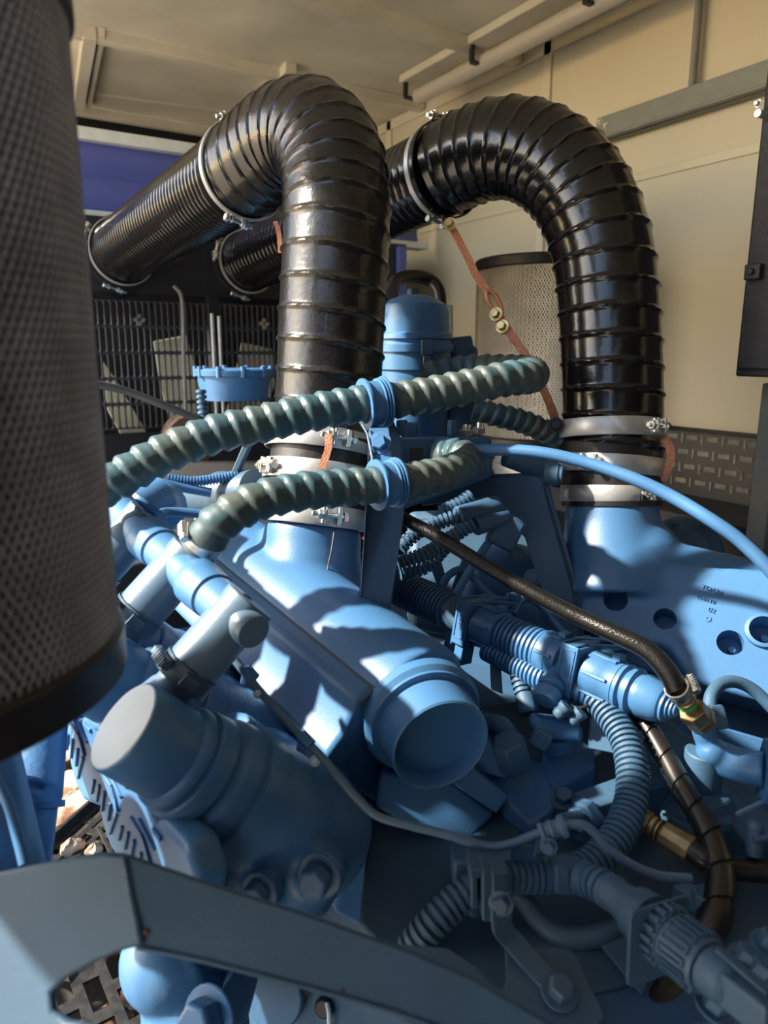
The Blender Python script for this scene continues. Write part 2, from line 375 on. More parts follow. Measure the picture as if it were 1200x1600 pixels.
# fan behind the grille
th = thing('cooling_fan', 'cream bladed radiator fan seen through the slotted grille', 'fan', (.62, YG+.16, 1.4))
fc = PY(330, 690, YG+.14)
G().cyl(fc+Vector((0, -.03, 0)), fc+Vector((0, .06, 0)), .1, 32).build('hub', MT['black_metal'], th, bevel=.006)
def blade(px4):
    pts = [PY(x, y, YG+.12) for x, y in px4]; g = G(); g.prism(pts, (0, .012, 0)); return g
for b4 in ([(240, 533), (292, 524), (312, 600), (322, 672), (270, 676), (250, 600)],
           [(378, 535), (425, 545), (430, 600), (400, 680), (345, 680), (365, 600)],
           [(158, 560), (186, 600), (232, 680), (240, 705), (200, 700), (168, 640)],
           [(470, 600), (505, 660), (440, 740), (360, 720), (430, 660)], [(200, 760), (250, 800), (320, 730), (300, 700)]):
    o = blade(b4).build('blade', MT['fan'], th, bevel=.004)
# blue tarp panel with white bars above the radiator
YT = YG+.12
z2 = PY(200, 214, YT).z; z3 = PY(150, 340, YT).z; x1 = PY(400, 300, YT).x
th = thing('header_panel', 'glossy royal blue panel between two white bars above the radiator', 'panel', (.4, YT, z3))
g = G(); n = 24; xs = [-.6+(2.2+.6)*i/n for i in range(n+1)]; vs = []; fs = []
for i, x in enumerate(xs):
    for k in range(9):
        z = z3+(z2-z3)*k/8; vs.append((x, YT+.04+.018*math.sin(k*1.6+x*2.2)*math.sin(PI*k/8), z))
for i in range(n):
    for k in range(8): a = i*9+k; fs.append((a, a+9, a+10, a+1))
g.add(vs, fs); o = g.build('sheet', MT['royal'], th); mm = o.modifiers.new('s', 'SOLIDIFY'); mm.thickness = .004
G().abox((-.6, YT, z2-.03), (2.2, YT+.05, z2+.015)).build('top_bar', MT['white_bar'], th, bevel=.003)
G().abox((-.6, YT-.05, z3-.012), (2.2, YT+.03, z3+.018)).build('bottom_bar', MT['white_bar'], th, bevel=.003)
# ------------------------------------------------ air filters
def air_filter(c, r, h, light, label):
    t = thing('air_filter', label, 'air filter', c)
    c = Vector(c); mm_ = 'filter_mesh_light' if light else 'filter_mesh'
    n = 96; vs = []; g = G()
    prof = []
    for i in range(n*2):
        th_ = PI*i/n; rr = r*(.965 if i % 2 else .925); prof.append((rr*math.cos(th_), rr*math.sin(th_)))
    vs = [c+Vector((x, y, z)) for z in (.01, h-.01) for x, y in prof]; m_ = len(prof)
    g.add(vs, [(i, (i+1) % m_, m_+(i+1) % m_, m_+i) for i in range(m_)])
    g.build('pleats', MT['filter_core_light' if light else 'filter_core'], t, sharp=10)
    # expanded metal
    nc, nr = 150, int(h/.0185); g = G(); w = .0014
    for rI in range(nr*2):
        z0 = h*rI/(nr*2); z1_ = h*(rI+1)/(nr*2)
        for k in range(nc):
            for sg in (-.5, .5):
                o0 = k+(.5 if rI % 2 else 0)
                a0 = 2*PI*o0/nc; a1 = 2*PI*(o0+sg)/nc
                def pt(a, z, dr, dz_=0): return c+Vector(((r+dr)*math.cos(a), (r+dr)*math.sin(a), z+dz_))
                da = w/r*1.1
                b0 = len(g.v)
                g.v += [pt(a0-da, z0, 0), pt(a0+da, z0, .0022), pt(a1+da, z1_, .0022), pt(a1-da, z1_, 0)]
                g.f.append((b0, b0+1, b0+2, b0+3))
    g.build('mesh_sleeve', MT[mm_], t, weld=False)
    for nm, z, hh in (('bottom_cap', -.012, .055), ('top_cap', h-.03, .04)):
        G().lathe(c+Vector((0, 0, z)), (0,0,1), [(0, .05), (0, r), (.006, r+.008), (hh-.006, r+.008), (hh, r+.002), (hh, .05)], 96).build(nm, MT['black_rubber'], t)
    return t
air_filter((-.078, .89, H0-.345), .24, .69, False, 'large grey mesh air filter filling the left foreground')
air_filter((1.98, 2.05, H0-.345), .24, .67, True, 'pale mesh air filter by the cream wall behind the right hose')
air_filter((-.30, .34, H0-.345), .24, .69, False, 'second large grey mesh air filter, added out of view to shade the beam')  # extra filter out of view, added to cast shade on the beam
c = Vector((1.98, 2.05, H0-.345))
o = G().lathe(c+Vector((0,0,-.5)), (0,0,1), [(0, 0), (0, .10), (.3, .10), (.38, .15), (.40, .16), (.43, .16), (.435, .152), (.46, .152), (.465, .17), (.487, .17), (.487, 0)], 64).build('filter_neck', MT['steel']); tag(o, 'pale metal outlet neck under the air filter by the cream wall', 'filter neck')
# neck below the foreground filter
c = Vector((-.078, .89, H0-.345))
o = G().lathe(c+Vector((0,0,-.16)), (0,0,1), [(.06, 0), (.06, .10), (.08, .12), (.10, .125), (.12, .14), (.145, .17), (.147, 0)], 64).build('filter_neck', MT['rail_grey']); tag(o, 'grey outlet neck under the foreground air filter', 'filter neck')
# ------------------------------------------------ black air ducts
DR = .121
XL = .755
Lb = PX(513, 700, XL); Lb = P(513, 705, 1.63)
def LZ(px, py): return PX(px, py, XL)
vb = P(516, 725, 1.66)
vtop = P(523, 330, 1.60)
pl = [P(508, 700, 1.66), P(513, 640, 1.655), P(518, 520, 1.64), P(524, 400, 1.63), P(526, 320, 1.635), P(518, 252, 1.66), P(490, 212, 1.70), P(450, 215, 1.76), P(412, 243, 1.83), P(384, 266, 1.89)]
pl_s = spl(pl, 14)
o = duct(pl_s, DR, .066, .0048, hand=-1, bend=(.52, .98, .040)).build('elbow_duct', MT['duct_dusty']); tag(o, 'dusty black elbow duct rising from the left engine inlet, nearer of the two', 'duct')
eL = PY(192, 392, YG-.05)
ax = (eL-P(384, 266, 1.89)).normalized()
sL = P(384, 266, 1.89)
o = duct([sL-ax*.02+ax*.0, eL+ax*.05], DR*.97, .024, .0022, hand=-1, sub=8).build('straight_duct', MT['duct']); tag(o, 'straight black duct running from the left elbow to the radiator cowl', 'duct')
pr = [P(957, 715, 1.79), P(957, 640, 1.785), P(955, 560, 1.78), P(950, 470, 1.775), P(938, 380, 1.775), P(905, 300, 1.79), P(850, 248, 1.83), P(790, 232, 1.88), P(730, 248, 1.95), P(692, 268, 2.0)]
o = duct(spl(pr, 14), DR*1.0, .064, .0048, hand=-1, bend=(.62, 1.15, .044)).build('elbow_duct', MT['duct']); tag(o, 'glossy black elbow duct rising from the right engine inlet by the cream wall', 'duct')
sR = P(690, 269, 2.0); eR = PY(388, 409, YG-.05); axR = (eR-sR).normalized()
o = duct([sR-axR*.02, eR+axR*.05], DR*.97, .030, .003, hand=-1, sub=8).build('straight_duct', MT['duct']); tag(o, 'straight black duct from the right elbow, passing behind the left elbow', 'duct')
# ------------------------------------------------ clamps
def t_clamp(label, c, ax, r, w, toward, group='pipe clamps', name='band_clamp', mt='steel', two=False, bs=1.0):
    c = Vector(c); ax = Vector(ax).normalized(); d = Vector(toward); d = (d-ax*d.dot(ax)).normalized(); tn = ax.cross(d)
    t = thing(name, label, 'clamp', c, group)
    G().lathe(c-ax*w/2, ax, [(0, r), (0, r+.003), (w*.06, r+.0045), (w*.94, r+.0045), (w, r+.003), (w, r), (0, r)], 72).build('band', MT[mt], t, sharp=50)
    p = c + d*(r+.014*bs)
    g = G()
    for sg in (-1, 1):
        q = p+tn*sg*.014*bs
        g.box(q-d*.003*bs, ax*w*.42, d*.011*bs, tn*.0028*bs); g.box(q+tn*sg*.005*bs-d*.004*bs, ax*w*.3, d*.008*bs, tn*.0025*bs)
        g.cyl(q-ax*w*.40+tn*sg*.004*bs, q+ax*w*.40+tn*sg*.004*bs, .0065*bs, 16)
    g.build('lug', MT['zinc'], t, bevel=.0012)
    g = G().cyl(p-tn*.045*bs, p+tn*.034*bs, .0052*bs, 14); g.hexa(p+tn*.026*bs, tn, .0105*bs, .010*bs)
    bo = g.build('bolt', MT['zinc'], t)
    G().hexa(p-tn*.022*bs, -tn, .0115*bs, .011*bs).lathe(p-tn*.019*bs, -tn, [(0, 0), (0, .013*bs), (.003*bs, .013*bs), (.003*bs, 0)]).build('nut', MT['zinc'], bo)
    return t
camdir = -CF
def tow(x, y, z): return CR*x+CU*y-CF*z
# left trunk axis
tl = P(489, 842, 1.65); tu = P(508, 690, 1.662); axl = (tu-tl).normalized()
t_clamp('bright steel band clamp on the left duct, upper of three', P(503, 693, 1.66), axl, .126, .045, tow(.42, .1, 1))
t_clamp('bright steel band clamp on the left duct, middle of three with its bolt at left', P(500, 742, 1.66), axl, .127, .043, tow(-.95, 0, .75))
t_clamp('steel band clamp at the foot of the left duct, lowest of three', P(493, 806, 1.655), axl, .119, .046, tow(.4, .1, 1))
G_ = G().cyl(P(492, 808, 1.655), P(506, 705, 1.66), .1205, 64); o = G_.build('rubber_sleeve', MT['black_rubber']); tag(o, 'black rubber sleeve joining the left duct to the blue inlet', 'sleeve')
axr = (P(957, 640, 1.785)-P(955, 800, 1.79)).normalized()
t_clamp('steel band clamp on the right duct, upper of three', P(952, 672, 1.787), axr, .126, .043, tow(.72, .1, 1))
t_clamp('steel band clamp on the right duct, middle of three with its bolt at left', P(954, 728, 1.787), axr+CR*.07, .124, .043, tow(-.75, -.1, .9))
t_clamp('steel band clamp at the foot of the right duct, lowest of three', P(954, 771, 1.79), axr, .117, .040, tow(.70, .1, 1), )
o = G().cyl(P(955, 790, 1.79), P(955, 690, 1.787), .1205, 64).build('rubber_sleeve', MT['black_rubber']); tag(o, 'black rubber sleeve joining the right duct to the blue inlet', 'sleeve')
# clamps on the elbows and at the cowl
t_clamp('thin steel clamp where the left elbow meets its straight duct', sL, ax, .1235, .018, tow(.25, -1, .55), 'duct clamps', 'hose_clamp')
t_clamp('second thin clamp on the left elbow joint with its bolt on top', sL+ax*.022, ax, .1225, .014, tow(-.25, 1, .1), 'duct clamps', 'hose_clamp', 'duct')
t_clamp('thin steel clamp where the right elbow meets its straight duct', sR, axR, .1235, .018, tow(.3, -1, .5), 'duct clamps', 'hose_clamp')
t_clamp('second thin clamp on the right elbow joint with its bolt on top', sR+axR*-.022, axR, .1245, .014, tow(-.1, 1, .3), 'duct clamps', 'hose_clamp', 'duct')
for (e, a, nm) in ((eL, ax, 'left'), (eR, axR, 'right')):
    t_clamp('steel clamp ring on the cowl end of the %s straight duct, bolt at left' % nm, e, a, .124, .016, tow(-1, .25, .5), 'cowl end clamps', 'hose_clamp', bs=1.3)
    t_clamp('steel clamp ring on the cowl end of the %s straight duct, bolt underneath' % nm, e+a*.03, a, .126, .014, tow(.25, -1, .6), 'cowl end clamps', 'hose_clamp', bs=1.1)
    o = G().lathe(e+a*.02, a, [(0, .1), (0, .135), (.1, .135), (.12, .16), (.13, .16)], 64).build('duct_collar', MT['black_metal']); tag(o, 'black collar on the cowl that takes the %s straight duct' % nm, 'collar')
# ------------------------------------------------ copper earth straps
def strap(pts, w, name, label, slot=True):
    path = spl([P(*p) for p in pts], 10); g = G(); vs = []
    for i, p in enumerate(path):
        a = path[max(0, i-1)]; b_ = path[min(len(path)-1, i+1)]; t = (b_-a).normalized(); s_ = t.cross(CF).normalized(); nn = s_.cross(t)
        vs += [p-s_*w/2-nn*.001, p+s_*w/2-nn*.001, p+s_*w/2+nn*.001, p-s_*w/2+nn*.001]
    m_ = len(path); fs = [(i*4+k, i*4+(k+1) % 4, i*4+4+(k+1) % 4, i*4+4+k) for i in range(m_-1) for k in range(4)]+[(3,2,1,0), (m_*4-4, m_*4-3, m_*4-2, m_*4-1)]
    g.add(vs, fs); return g
th = thing('earth_strap', 'copper earth strap with two brass bolts in front of the pale filter', 'strap', P(780, 500, 1.82))
strap([(702, 350, 1.93), (715, 372, 1.9), (732, 405, 1.88), (745, 432, 1.87), (764, 458, 1.86)], .020, '', '').build('strip', MT['copper'], th)
p0 = P(772, 472, 1.855); ring_ = [p0+CV(.52, -.85, 0)*(.032*math.cos(t*PI/12))+CV(.85, .52, 0)*(.012*math.sin(t*PI/12)) for t in range(24)]
G().tube(ring_, .0055, 8, closed=True).build('eyelet', MT['copper'], th)
strap([(776, 488, 1.845), (800, 525, 1.84), (828, 565, 1.83), (850, 610, 1.83), (868, 655, 1.84)], .022, '', '').build('strip', MT['copper'], th)
for (x, y) in ((775, 491), (785, 510)):
    c = P(x, y, 1.84); G().bolt(c, tow(-.5, 0, 1), .012, .015).cyl(c+tow(.5, 0, -1)*.02, c, .006).bolt(c+tow(.5, 0, -1)*.012, tow(.5, 0, -1), .012, .012).build('bolt', MT['brass'], th)
G().bolt(P(868, 664, 1.75), tow(-.2, 0, 1), .013, .014).build('bolt', MT['black_metal'], th)
G().bolt(P(703, 350, 1.9), tow(-.4, 0, 1), .012, .013).build('bolt', MT['brass'], th)
th = thing('earth_strap', 'short copper earth strap across the clamps of the left duct', 'strap', P(505, 710, 1.52))
strap([(513, 678, 1.49), (513, 700, 1.49), (505, 725, 1.495), (497, 748, 1.50)], .015, '', '').build('strip', MT['copper'], th)
th = thing('earth_strap', 'short copper earth strap beside the clamps of the right duct', 'strap', P(1040, 710, 1.72))
strap([(1038, 685, 1.70), (1047, 702, 1.70), (1046, 725, 1.70), (1034, 752, 1.72)], .020, '', '').build('strip', MT['copper'], th)
th = thing('earth_strap', 'short copper strap hanging from the left elbow clamp', 'strap', P(436, 370, 1.78))
strap([(430, 346, 1.75), (436, 366, 1.77), (438, 395, 1.79)], .011, '', '').build('strip', MT['copper'], th)

# ------------------------------------------------ teal spiral hoses
HA = [(110, 790, 1.28), (172, 756, 1.29), (250, 712, 1.31), (330, 680, 1.33), (400, 664, 1.35), (480, 646, 1.37), (560, 632, 1.40), (640, 622, 1.44), (720, 607, 1.47), (790, 592, 1.50), (828, 588, 1.55), (826, 582, 1.64), (790, 578, 1.72), (730, 578, 1.78), (660, 590, 1.80)]
o = wrap_hose(spl(pp(HA), 10), .0365, .0345, .0045, hand=1).build('spiral_hose', MT['hose_teal']); tag(o, 'thick grey-green spiral hose, upper one through the double clip', 'hose')
HB = [(300, 872, 1.27), (322, 842, 1.22), (345, 815, 1.20), (400, 784, 1.21), (470, 768, 1.24), (540, 762, 1.28), (600, 757, 1.31), (660, 748, 1.36), (705, 737, 1.42), (732, 722, 1.50), (722, 712, 1.57), (690, 712, 1.62)]
o = wrap_hose(spl(pp(HB), 10), .0345, .0325, .004, hand=1).build('spiral_hose', MT['hose_teal']); tag(o, 'thick grey-green spiral hose, lower one ending at a blue tee', 'hose')
HC = [(740, 640, 1.75), (775, 648, 1.75), (820, 660, 1.77), (868, 682, 1.80), (900, 700, 1.84)]
o = wrap_hose(spl(pp(HC), 10), .029, .026, .004, hand=-1).build('spiral_hose', MT['hose_teal']); tag(o, 'short grey-green spiral hose crossing in front of the pale filter', 'hose')
# clip
th = thing('double_hose_clip', 'light blue double clip holding both spiral hoses on the dark post', 'clip', P(595, 700, 1.34))
def clipring(px, py, d, r, axp, w, lab=None):
    c = P(px, py, d); a = (P(*axp[1])-P(*axp[0])).normalized()
    G().lathe(c-a*w/2, a, [(0, r), (0, r+.013), (w*.1, r+.013), (w*.16, r+.006), (w*.66, r+.006), (w*.68, r+.010), (w*.73, r+.010), (w*.75, r+.006), (w*.79, r+.006), (w*.81, r+.011), (w*.86, r+.011), (w*.88, r+.007), (w*.91, r+.007), (w*.93, r+.013), (w, r+.013), (w, r), (0, r)], 48).build('ring', MT['blue'], th, bevel=0)
    return c, a
c1, a1 = clipring(585, 630, 1.41, .0375, ((560, 632, 1.40), (640, 622, 1.44)), .046)
c2, a2 = clipring(604, 756, 1.315, .034, ((560, 761, 1.29), (640, 751, 1.34)), .044)
G().prism([P(577, 668, 1.37), P(608, 668, 1.37), P(612, 712, 1.33), P(612, 780, 1.31), P(585, 785, 1.31), P(578, 712, 1.33)], CF*.012).build('bridge_plate', MT['blue'], th, bevel=.003)
G().bolt(P(594, 692, 1.345), tow(-.2, .1, 1), .015, .016).build('bolt', MT['blue'], th)
G().tube([P(566, 663, 1.36), P(574, 678, 1.35), P(582, 716, 1.33), P(576, 735, 1.32)], .0022, 8).build('locking_wire', MT['pipe_grey'], th)
# hose clamp on spiral hose end
def worm_clamp(label, c, a, r, w, toward, mt='pipe_grey', group=None, name='worm_clamp', s=1.0, top=True):
    c = Vector(c); a = Vector(a).normalized(); d = Vector(toward); d = (d-a*d.dot(a)).normalized(); tn = a.cross(d)
    t = thing(name, label, 'clamp', c, group)
    G().lathe(c-a*w/2, a, [(0, r), (0, r+.0025), (w*.08, r+.0015), (w*.92, r+.0015), (w, r+.0025), (w, r), (0, r)], 48).build('band', MT[mt], t)
    p = c+d*(r+.007*s)
    g = G().cyl(p-tn*.019*s, p+tn*.012*s, .0075*s, 16); g.hexa(p+tn*.012*s, tn, .0085*s, .009*s)
    for k in range(5): g.box(p+d*.0035*s+tn*(-.015+k*.0055)*s, a*.007*s, d*.005*s, tn*.0015*s)
    g.build('screw_housing', MT[mt], t, bevel=.0008)
    q = c+(d*.35-tn*.94).normalized()*(r+.002)
    d2 = (q-c).normalized(); G().box(q, a*w*.35, a.cross(d2)*.011*s, d2*.003).build('saddle', MT[mt], t, bevel=.001)
    return t
ca = (P(345, 815, 1.20)-P(322, 842, 1.22)).normalized()
worm_clamp('steel worm clamp on the lower spiral hose at the blue tee', P(322, 842, 1.22), ca, .0345, .022, tow(-.9, .3, .6), 'steel')

# light blue smooth hose arching to the right
HS = [(740, 704, 1.50), (790, 703, 1.48), (850, 708, 1.45), (920, 724, 1.42), (990, 748, 1.38), (1050, 776, 1.35), (1110, 812, 1.31), (1160, 848, 1.29), (1215, 905, 1.27), (1270, 990, 1.27)]
o = G().tube(spl(pp(HS), 10), .0125, 20).build('blue_hose', MT['blue']); tag(o, 'smooth light blue hose arching in front of the right duct clamps', 'hose')
# braided hose
m = mat('braid', (.006, .0056, .0056), .28, 0, bump=0); nt = m.node_tree; N = nt.nodes; L = nt.links; b = N['Principled BSDF']
tc = N.new('ShaderNodeTexCoord'); vo = N.new('ShaderNodeTexVoronoi'); vo.inputs['Scale'].default_value = 480; L.new(tc.outputs['Object'], vo.inputs['Vector'])
bp = N.new('ShaderNodeBump'); bp.inputs['Strength'].default_value = .5; bp.inputs['Distance'].default_value = .001; L.new(vo.outputs['Distance'], bp.inputs['Height']); L.new(bp.outputs[0], b.inputs['Normal'])
BH = [(612, 800, 1.45), (640, 815, 1.43), (690, 842, 1.40), (760, 885, 1.37), (830, 925, 1.33), (900, 962, 1.29), (960, 990, 1.25), (1010, 1015, 1.22), (1042, 1048, 1.20), (1058, 1078, 1.19)]
bpth = pp(BH)
o = G().tube(spl(bpth, 10), [.0125+.0045*min(1, i/80) for i in range(len(bpth)*10-9)], 24).build('braided_hose', MT['braid']); tag(o, 'black braided hose crossing the valley diagonally to a brass fitting', 'hose')
o = G().tube(spl(pp([(150, 600, 1.9), (200, 612, 1.95), (260, 635, 2.0), (330, 662, 2.08)]), 8), .0105, 16).build('braided_hose', mat('braid_light', (.12, .12, .12), .35, .5, bump=.5, bscale=300)); tag(o, 'thin grey braided hose in front of the slotted grille', 'hose')
# ------------------------------------------------ left bank of the engine
MD = CV(-1050, 570, 1120)                    # direction of the left bank, towards the radiator
E0 = P(678, 1138, 1.25)                      # near end of the inlet manifold
def EP(px, py): return PN(px, py, E0+MD*.045, MD)
# inlet manifold with trunk and cooler housing
th = thing('inlet_manifold', 'blue left inlet manifold with round capped end facing the camera', 'engine manifold', E0)
cc = P(655, 1105, 1.30); rB = .118
g = G().cyl(cc, cc+MD*.72, rB, 48)
tb = P(478, 950, 1.62); tt = P(489, 826, 1.655)
g.lathe(tb-(tt-tb).normalized()*.02, tt-tb, [(0, 0), (0, .155), (.05, .14), (.10, .122), (.15, .114), ((tt-tb).length+.02, .113), ((tt-tb).length+.02, 0)], 48)
g.ball(tb+MD*.03, .125)
o = g.build('body', MT['blue'], th, remesh=.006, smooth=22)
# flange + cooler box
s0 = cc+MD*.02
def SP(px, py): return PN(px, py, s0, MD)
prof = [SP(606, 1062), SP(560, 1092), SP(536, 1150), SP(508, 1186), SP(560, 1240), SP(640, 1285), SP(735, 1300), SP(760, 1240), SP(700, 1150)]
G().prism(prof, MD*.60).build('cooler_box', MT['blue'], th, bevel=.012, seg=4)
fl = [SP(612, 1058), SP(596, 1066), SP(560, 1096), SP(566, 1106), SP(606, 1082)]
G().prism([p-MD*.004 for p in fl], MD*.62).build('flange', MT['blue_grey'], th, bevel=.003)
nrm = CV(.10, -.10, 0).copy()
nd = (CF*-.83+CR*.30-CU*.30).normalized()    # outward direction of the round end
fc_ = P(690, 1166, 1.185)
G().lathe(fc_-nd*.085, nd, [(0, .07), (.0, .094), (.012, .094), (.02, .088), (.07, .0865), (.083, .086), (.086, .083), (.082, .080), (.05, .078), (.045, .0)], 64).build('end_cap', MT['blue'], th)
G().lathe(fc_-nd*.10, nd, [(0, .07), (0, .108), (.02, .108), (.028, .100), (.034, .100), (.034, .07)], 64).build('end_ring', MT['blue'], th)
# housing skirt under the end
sk = [SP(720, 1180), SP(762, 1195), SP(800, 1245), SP(792, 1262), SP(768, 1282), SP(712, 1222)]
G().prism([p-MD*.0 for p in sk], MD*.3).build('side_lug', MT['blue'], th, bevel=.004)
G().prism([SP(700, 1215), SP(770, 1285), SP(722, 1330), SP(640, 1300), SP(600, 1262)], MD*.35).build('lower_housing', MT['blue'], th, bevel=.008)
G().prism([P(745, 1140, 1.31), P(766, 1155, 1.31), P(791, 1202, 1.31), P(793, 1218, 1.31), P(735, 1205, 1.31)], CF*.10).build('side_lug', MT['blue'], th, bevel=.005)
G().prism([P(736, 1195, 1.29), P(795, 1246, 1.29), P(776, 1273, 1.27), P(708, 1226, 1.27)], CF*.09).build('side_lug', MT['blue'], th, bevel=.004)
G().prism([P(596, 1205, 1.27), P(712, 1222, 1.29), P(773, 1274, 1.29), P(728, 1322, 1.27), P(650, 1300, 1.26), P(585, 1262, 1.25)], CF*.12).build('lower_housing', MT['blue'], th, bevel=.008)
# seam and wire loop on the trunk
wp = [P(523, 826, 1.545), P(518, 860, 1.53), P(512, 890, 1.52), P(515, 918, 1.50), P(525, 926, 1.50)]
o = G().tube(spl(wp, 6), .0016, 8).build('thin_wire', MT['black_metal']); tag(o, 'thin dark wire running down the blue left inlet trunk', 'wire')

# ---- repeated units: water tee, clamp, exhaust elbow, head cover
UD = MD*.195
# tee
def tee():
    t = thing('water_tee', 'grey-blue water pipe tee with dark flat cap, nearest of three', 'pipe tee', P(345, 1010, 1.1), 'water tees of the left bank')
    top = P(392, 938, 1.115); bot = P(292, 1052, 1.095); r = .0425
    g = G().cyl(top, bot, r, 40)
    s0_ = P(383, 976, 1.085)
    g.build('barrel', MT['pipe_grey'], t, bevel=.0025)
    G().lathe(s0_+MD*.03, -MD, [(0, .028), (.052, .0275), (.056, .026), (.056, 0)], 40).build('side_stub', MT['pipe_grey'], t)
    G().lathe(s0_+MD*.035, MD, [(0, .0), (0, .036), (.03, .036), (.06, .0355), (.062, .033), (.066, .0385), (.105, .041), (.125, .041), (.130, .0385), (.131, .034), (.175, .034)], 40).build('sleeve', MT['blue'], t)
    a = (bot-top).normalized()
    G().lathe(bot, a, [(0, .034), (.03, .034), (.035, .037), (.052, .040), (.06, .043)], 36).build('lower_neck', MT['pipe_grey'], t)
    return t, top, bot, a
t1, top, bot, ta = tee()
copy_tree(t1, UD, 'blue water pipe tee with the lower spiral hose on it, second of three')
copy_tree(t1, UD*1.95, 'blue water pipe tee half behind the filter, farthest of three')
wc = worm_clamp('grey worm clamp under the nearest water tee', bot-ta*.0, ta, .0445, .03, tow(-.9, .55, .9), 'blue_grey', 'clamps under the water tees', s=1.2)
copy_tree(wc, UD, 'blue worm clamp under the second water tee')
copy_tree(wc, UD*1.95, 'blue worm clamp under the farthest water tee, beside the filter')
# exhaust elbow
def elbow():
    c0 = P(193, 1133, 1.0); c1 = P(480, 1300, 1.20); a = (c1-c0).normalized()
    t = thing('exhaust_elbow', 'large blue exhaust elbow with a pale round blanking disc at its end', 'exhaust elbow', c0, 'exhaust elbows of the left bank')
    G().lathe(c0, a, [(0, 0), (0, .064), (.003, .0665), (.082, .068), (.088, .068), (.092, .075), (.100, .077), (.104, .077), (.106, .072), (.112, .072), (.115, .080), (.122, .082), (.142, .084), (.146, .078), (.154, .077), (.160, .086), (.166, .091), (.186, .094), (.190, .089), (.198, .089), (.202, .097), (.212, .099), (.235, .1)], 64).build('pipe', MT['blue'], t, sharp=50)
    G().lathe(c0-a*.0015, a, [(0, 0), (0, .062), (.002, .0635), (.003, 0)], 64).build('blanking_disc', MT['cap_white'], t)
    nb = bot+ta*.02
    return t, c0, c1, a
e1, c0, c1, ea = elbow()
# cast body behind the elbow
def castbody():
    g = G()
    g.lathe(c0+ea*.19, ea, [(0, 0), (0, .086), (.04, .098), (.10, .106), (.20, .108), (.25, .10), (.28, .07), (.30, 0)], 48)
    g.ball(P(462, 1262, 1.24), .105)
    g.ball(P(410, 1215, 1.24), .085)
    g.cyl(P(330, 1195, 1.14), P(440, 1262, 1.24), .095)
    g.cyl(P(400, 1300, 1.18), P(420, 1430, 1.16), .11)
    g.cyl(P(460, 1330, 1.13), P(468, 1430, 1.11), .05)
    g.cyl(P(500, 1366, 1.16), P(500, 1366, 1.06), .036)
    g.cyl(P(408, 1392, 1.16), P(408, 1392, 1.04), .03)
    g.cyl(P(375, 1350, 1.15), P(365, 1450, 1.13), .075)
    return g
cb = castbody().build('casting', MT['blue_cast'], e1, remesh=.007, smooth=8)
bc = P(500, 1366, 1.05)
G().bolt(bc, tow(-.35, -.1, 1), .024, .026).build('bolt', MT['blue_shaded'], e1, bevel=.002)
G().bolt(P(406, 1392, 1.03), tow(-.35, -.1, 1), .02, .02).build('bolt', MT['blue_shaded'], e1, bevel=.002)
copy_tree(e1, UD, 'second blue exhaust elbow, set behind the one with the pale disc')
copy_tree(e1, UD*1.95, 'farthest blue exhaust elbow, mostly behind the grey filter')

# head covers with raised marks
def cover(c, s, label, shift):
    """c centre pixel corner list drawn for the second cover"""
    t = thing('head_cover', label, 'head cover', c, 'head covers of the left bank')
    return t
d2 = 1.17
hcN = CV(-.72, -.10, -.62)                    # face normal of a cover: left and towards the camera
h0 = P(172, 1255, d2)
t = thing('head_cover', 'light blue head cover with raised zigzag marks, lower left below the elbow', 'head cover', h0, 'head covers of the left bank')
def HP(px, py): return PN(px, py, h0, hcN)
pts = [HP(167, 1205), HP(152, 1235), HP(155, 1275), HP(168, 1320), HP(182, 1345), HP(236, 1375), HP(248, 1290), HP(232, 1235), HP(200, 1200)]
G().prism(pts, -hcN*.05).build('body', MT['blue'], t, bevel=.014, seg=4)
up_ = hcN*.004
def mark(g, a, b, w):
    w *= 1.25; f_ = lambda t_: (172+(t_[0]-177)*1.35, 1246+(t_[1]-1246)*1.25)
    p, q = HP(*f_(a)), HP(*f_(b)); g.beam(p+up_*.4, q+up_*.4, hcN, w, .006)
g = G()
for k, (x, y, h_) in enumerate(((160, 1224, 16), (166, 1230, 20), (172, 1238, 24), (179, 1252, 22))):
    mark(g, (x, y), (x-3, y+h_), .0045)
mark(g, (186, 1264), (178, 1290), .0055); mark(g, (168, 1212), (174, 1222), .005); mark(g, (174, 1222), (180, 1232), .005); mark(g, (180, 1232), (184, 1246), .005); mark(g, (184, 1246), (188, 1264), .005)
mark(g, (176, 1212), (192, 1246), .004); mark(g, (190, 1222), (198, 1232), .006)
g.build('raised_marks', MT['blue'], t.children[0] if t.children else t, bevel=.001)
cov2 = copy_tree(t, UD*.78, 'light blue head cover with raised zigzag marks, upper left by the filter')
cov0 = copy_tree(t, UD*-.62, 'light blue head cover with raised marks just above the dark beam')
cov3 = copy_tree(t, UD*1.75, 'light blue head cover farthest along the bank, behind the filter')
# bank casting beneath everything (cylinder heads)
def headblock(c, name='cylinder_head'):
    g = G().box(c, MD*.085, CV(.75, -.55, .35)*.16, CV(.5, .75, .2)*.10); return g
th = thing('cylinder_head', 'blue cylinder head under the nearest exhaust elbow', 'cylinder head', P(430, 1330, 1.35), 'cylinder heads of the left bank')
hb = P(440, 1330, 1.42)
ob = headblock(hb).build('block', MT['blue_shaded'], th, bevel=.015, seg=3)
copy_tree(th, UD, 'blue cylinder head behind the second exhaust elbow')
copy_tree(th, UD*1.95, 'blue cylinder head at the far end of the left bank')
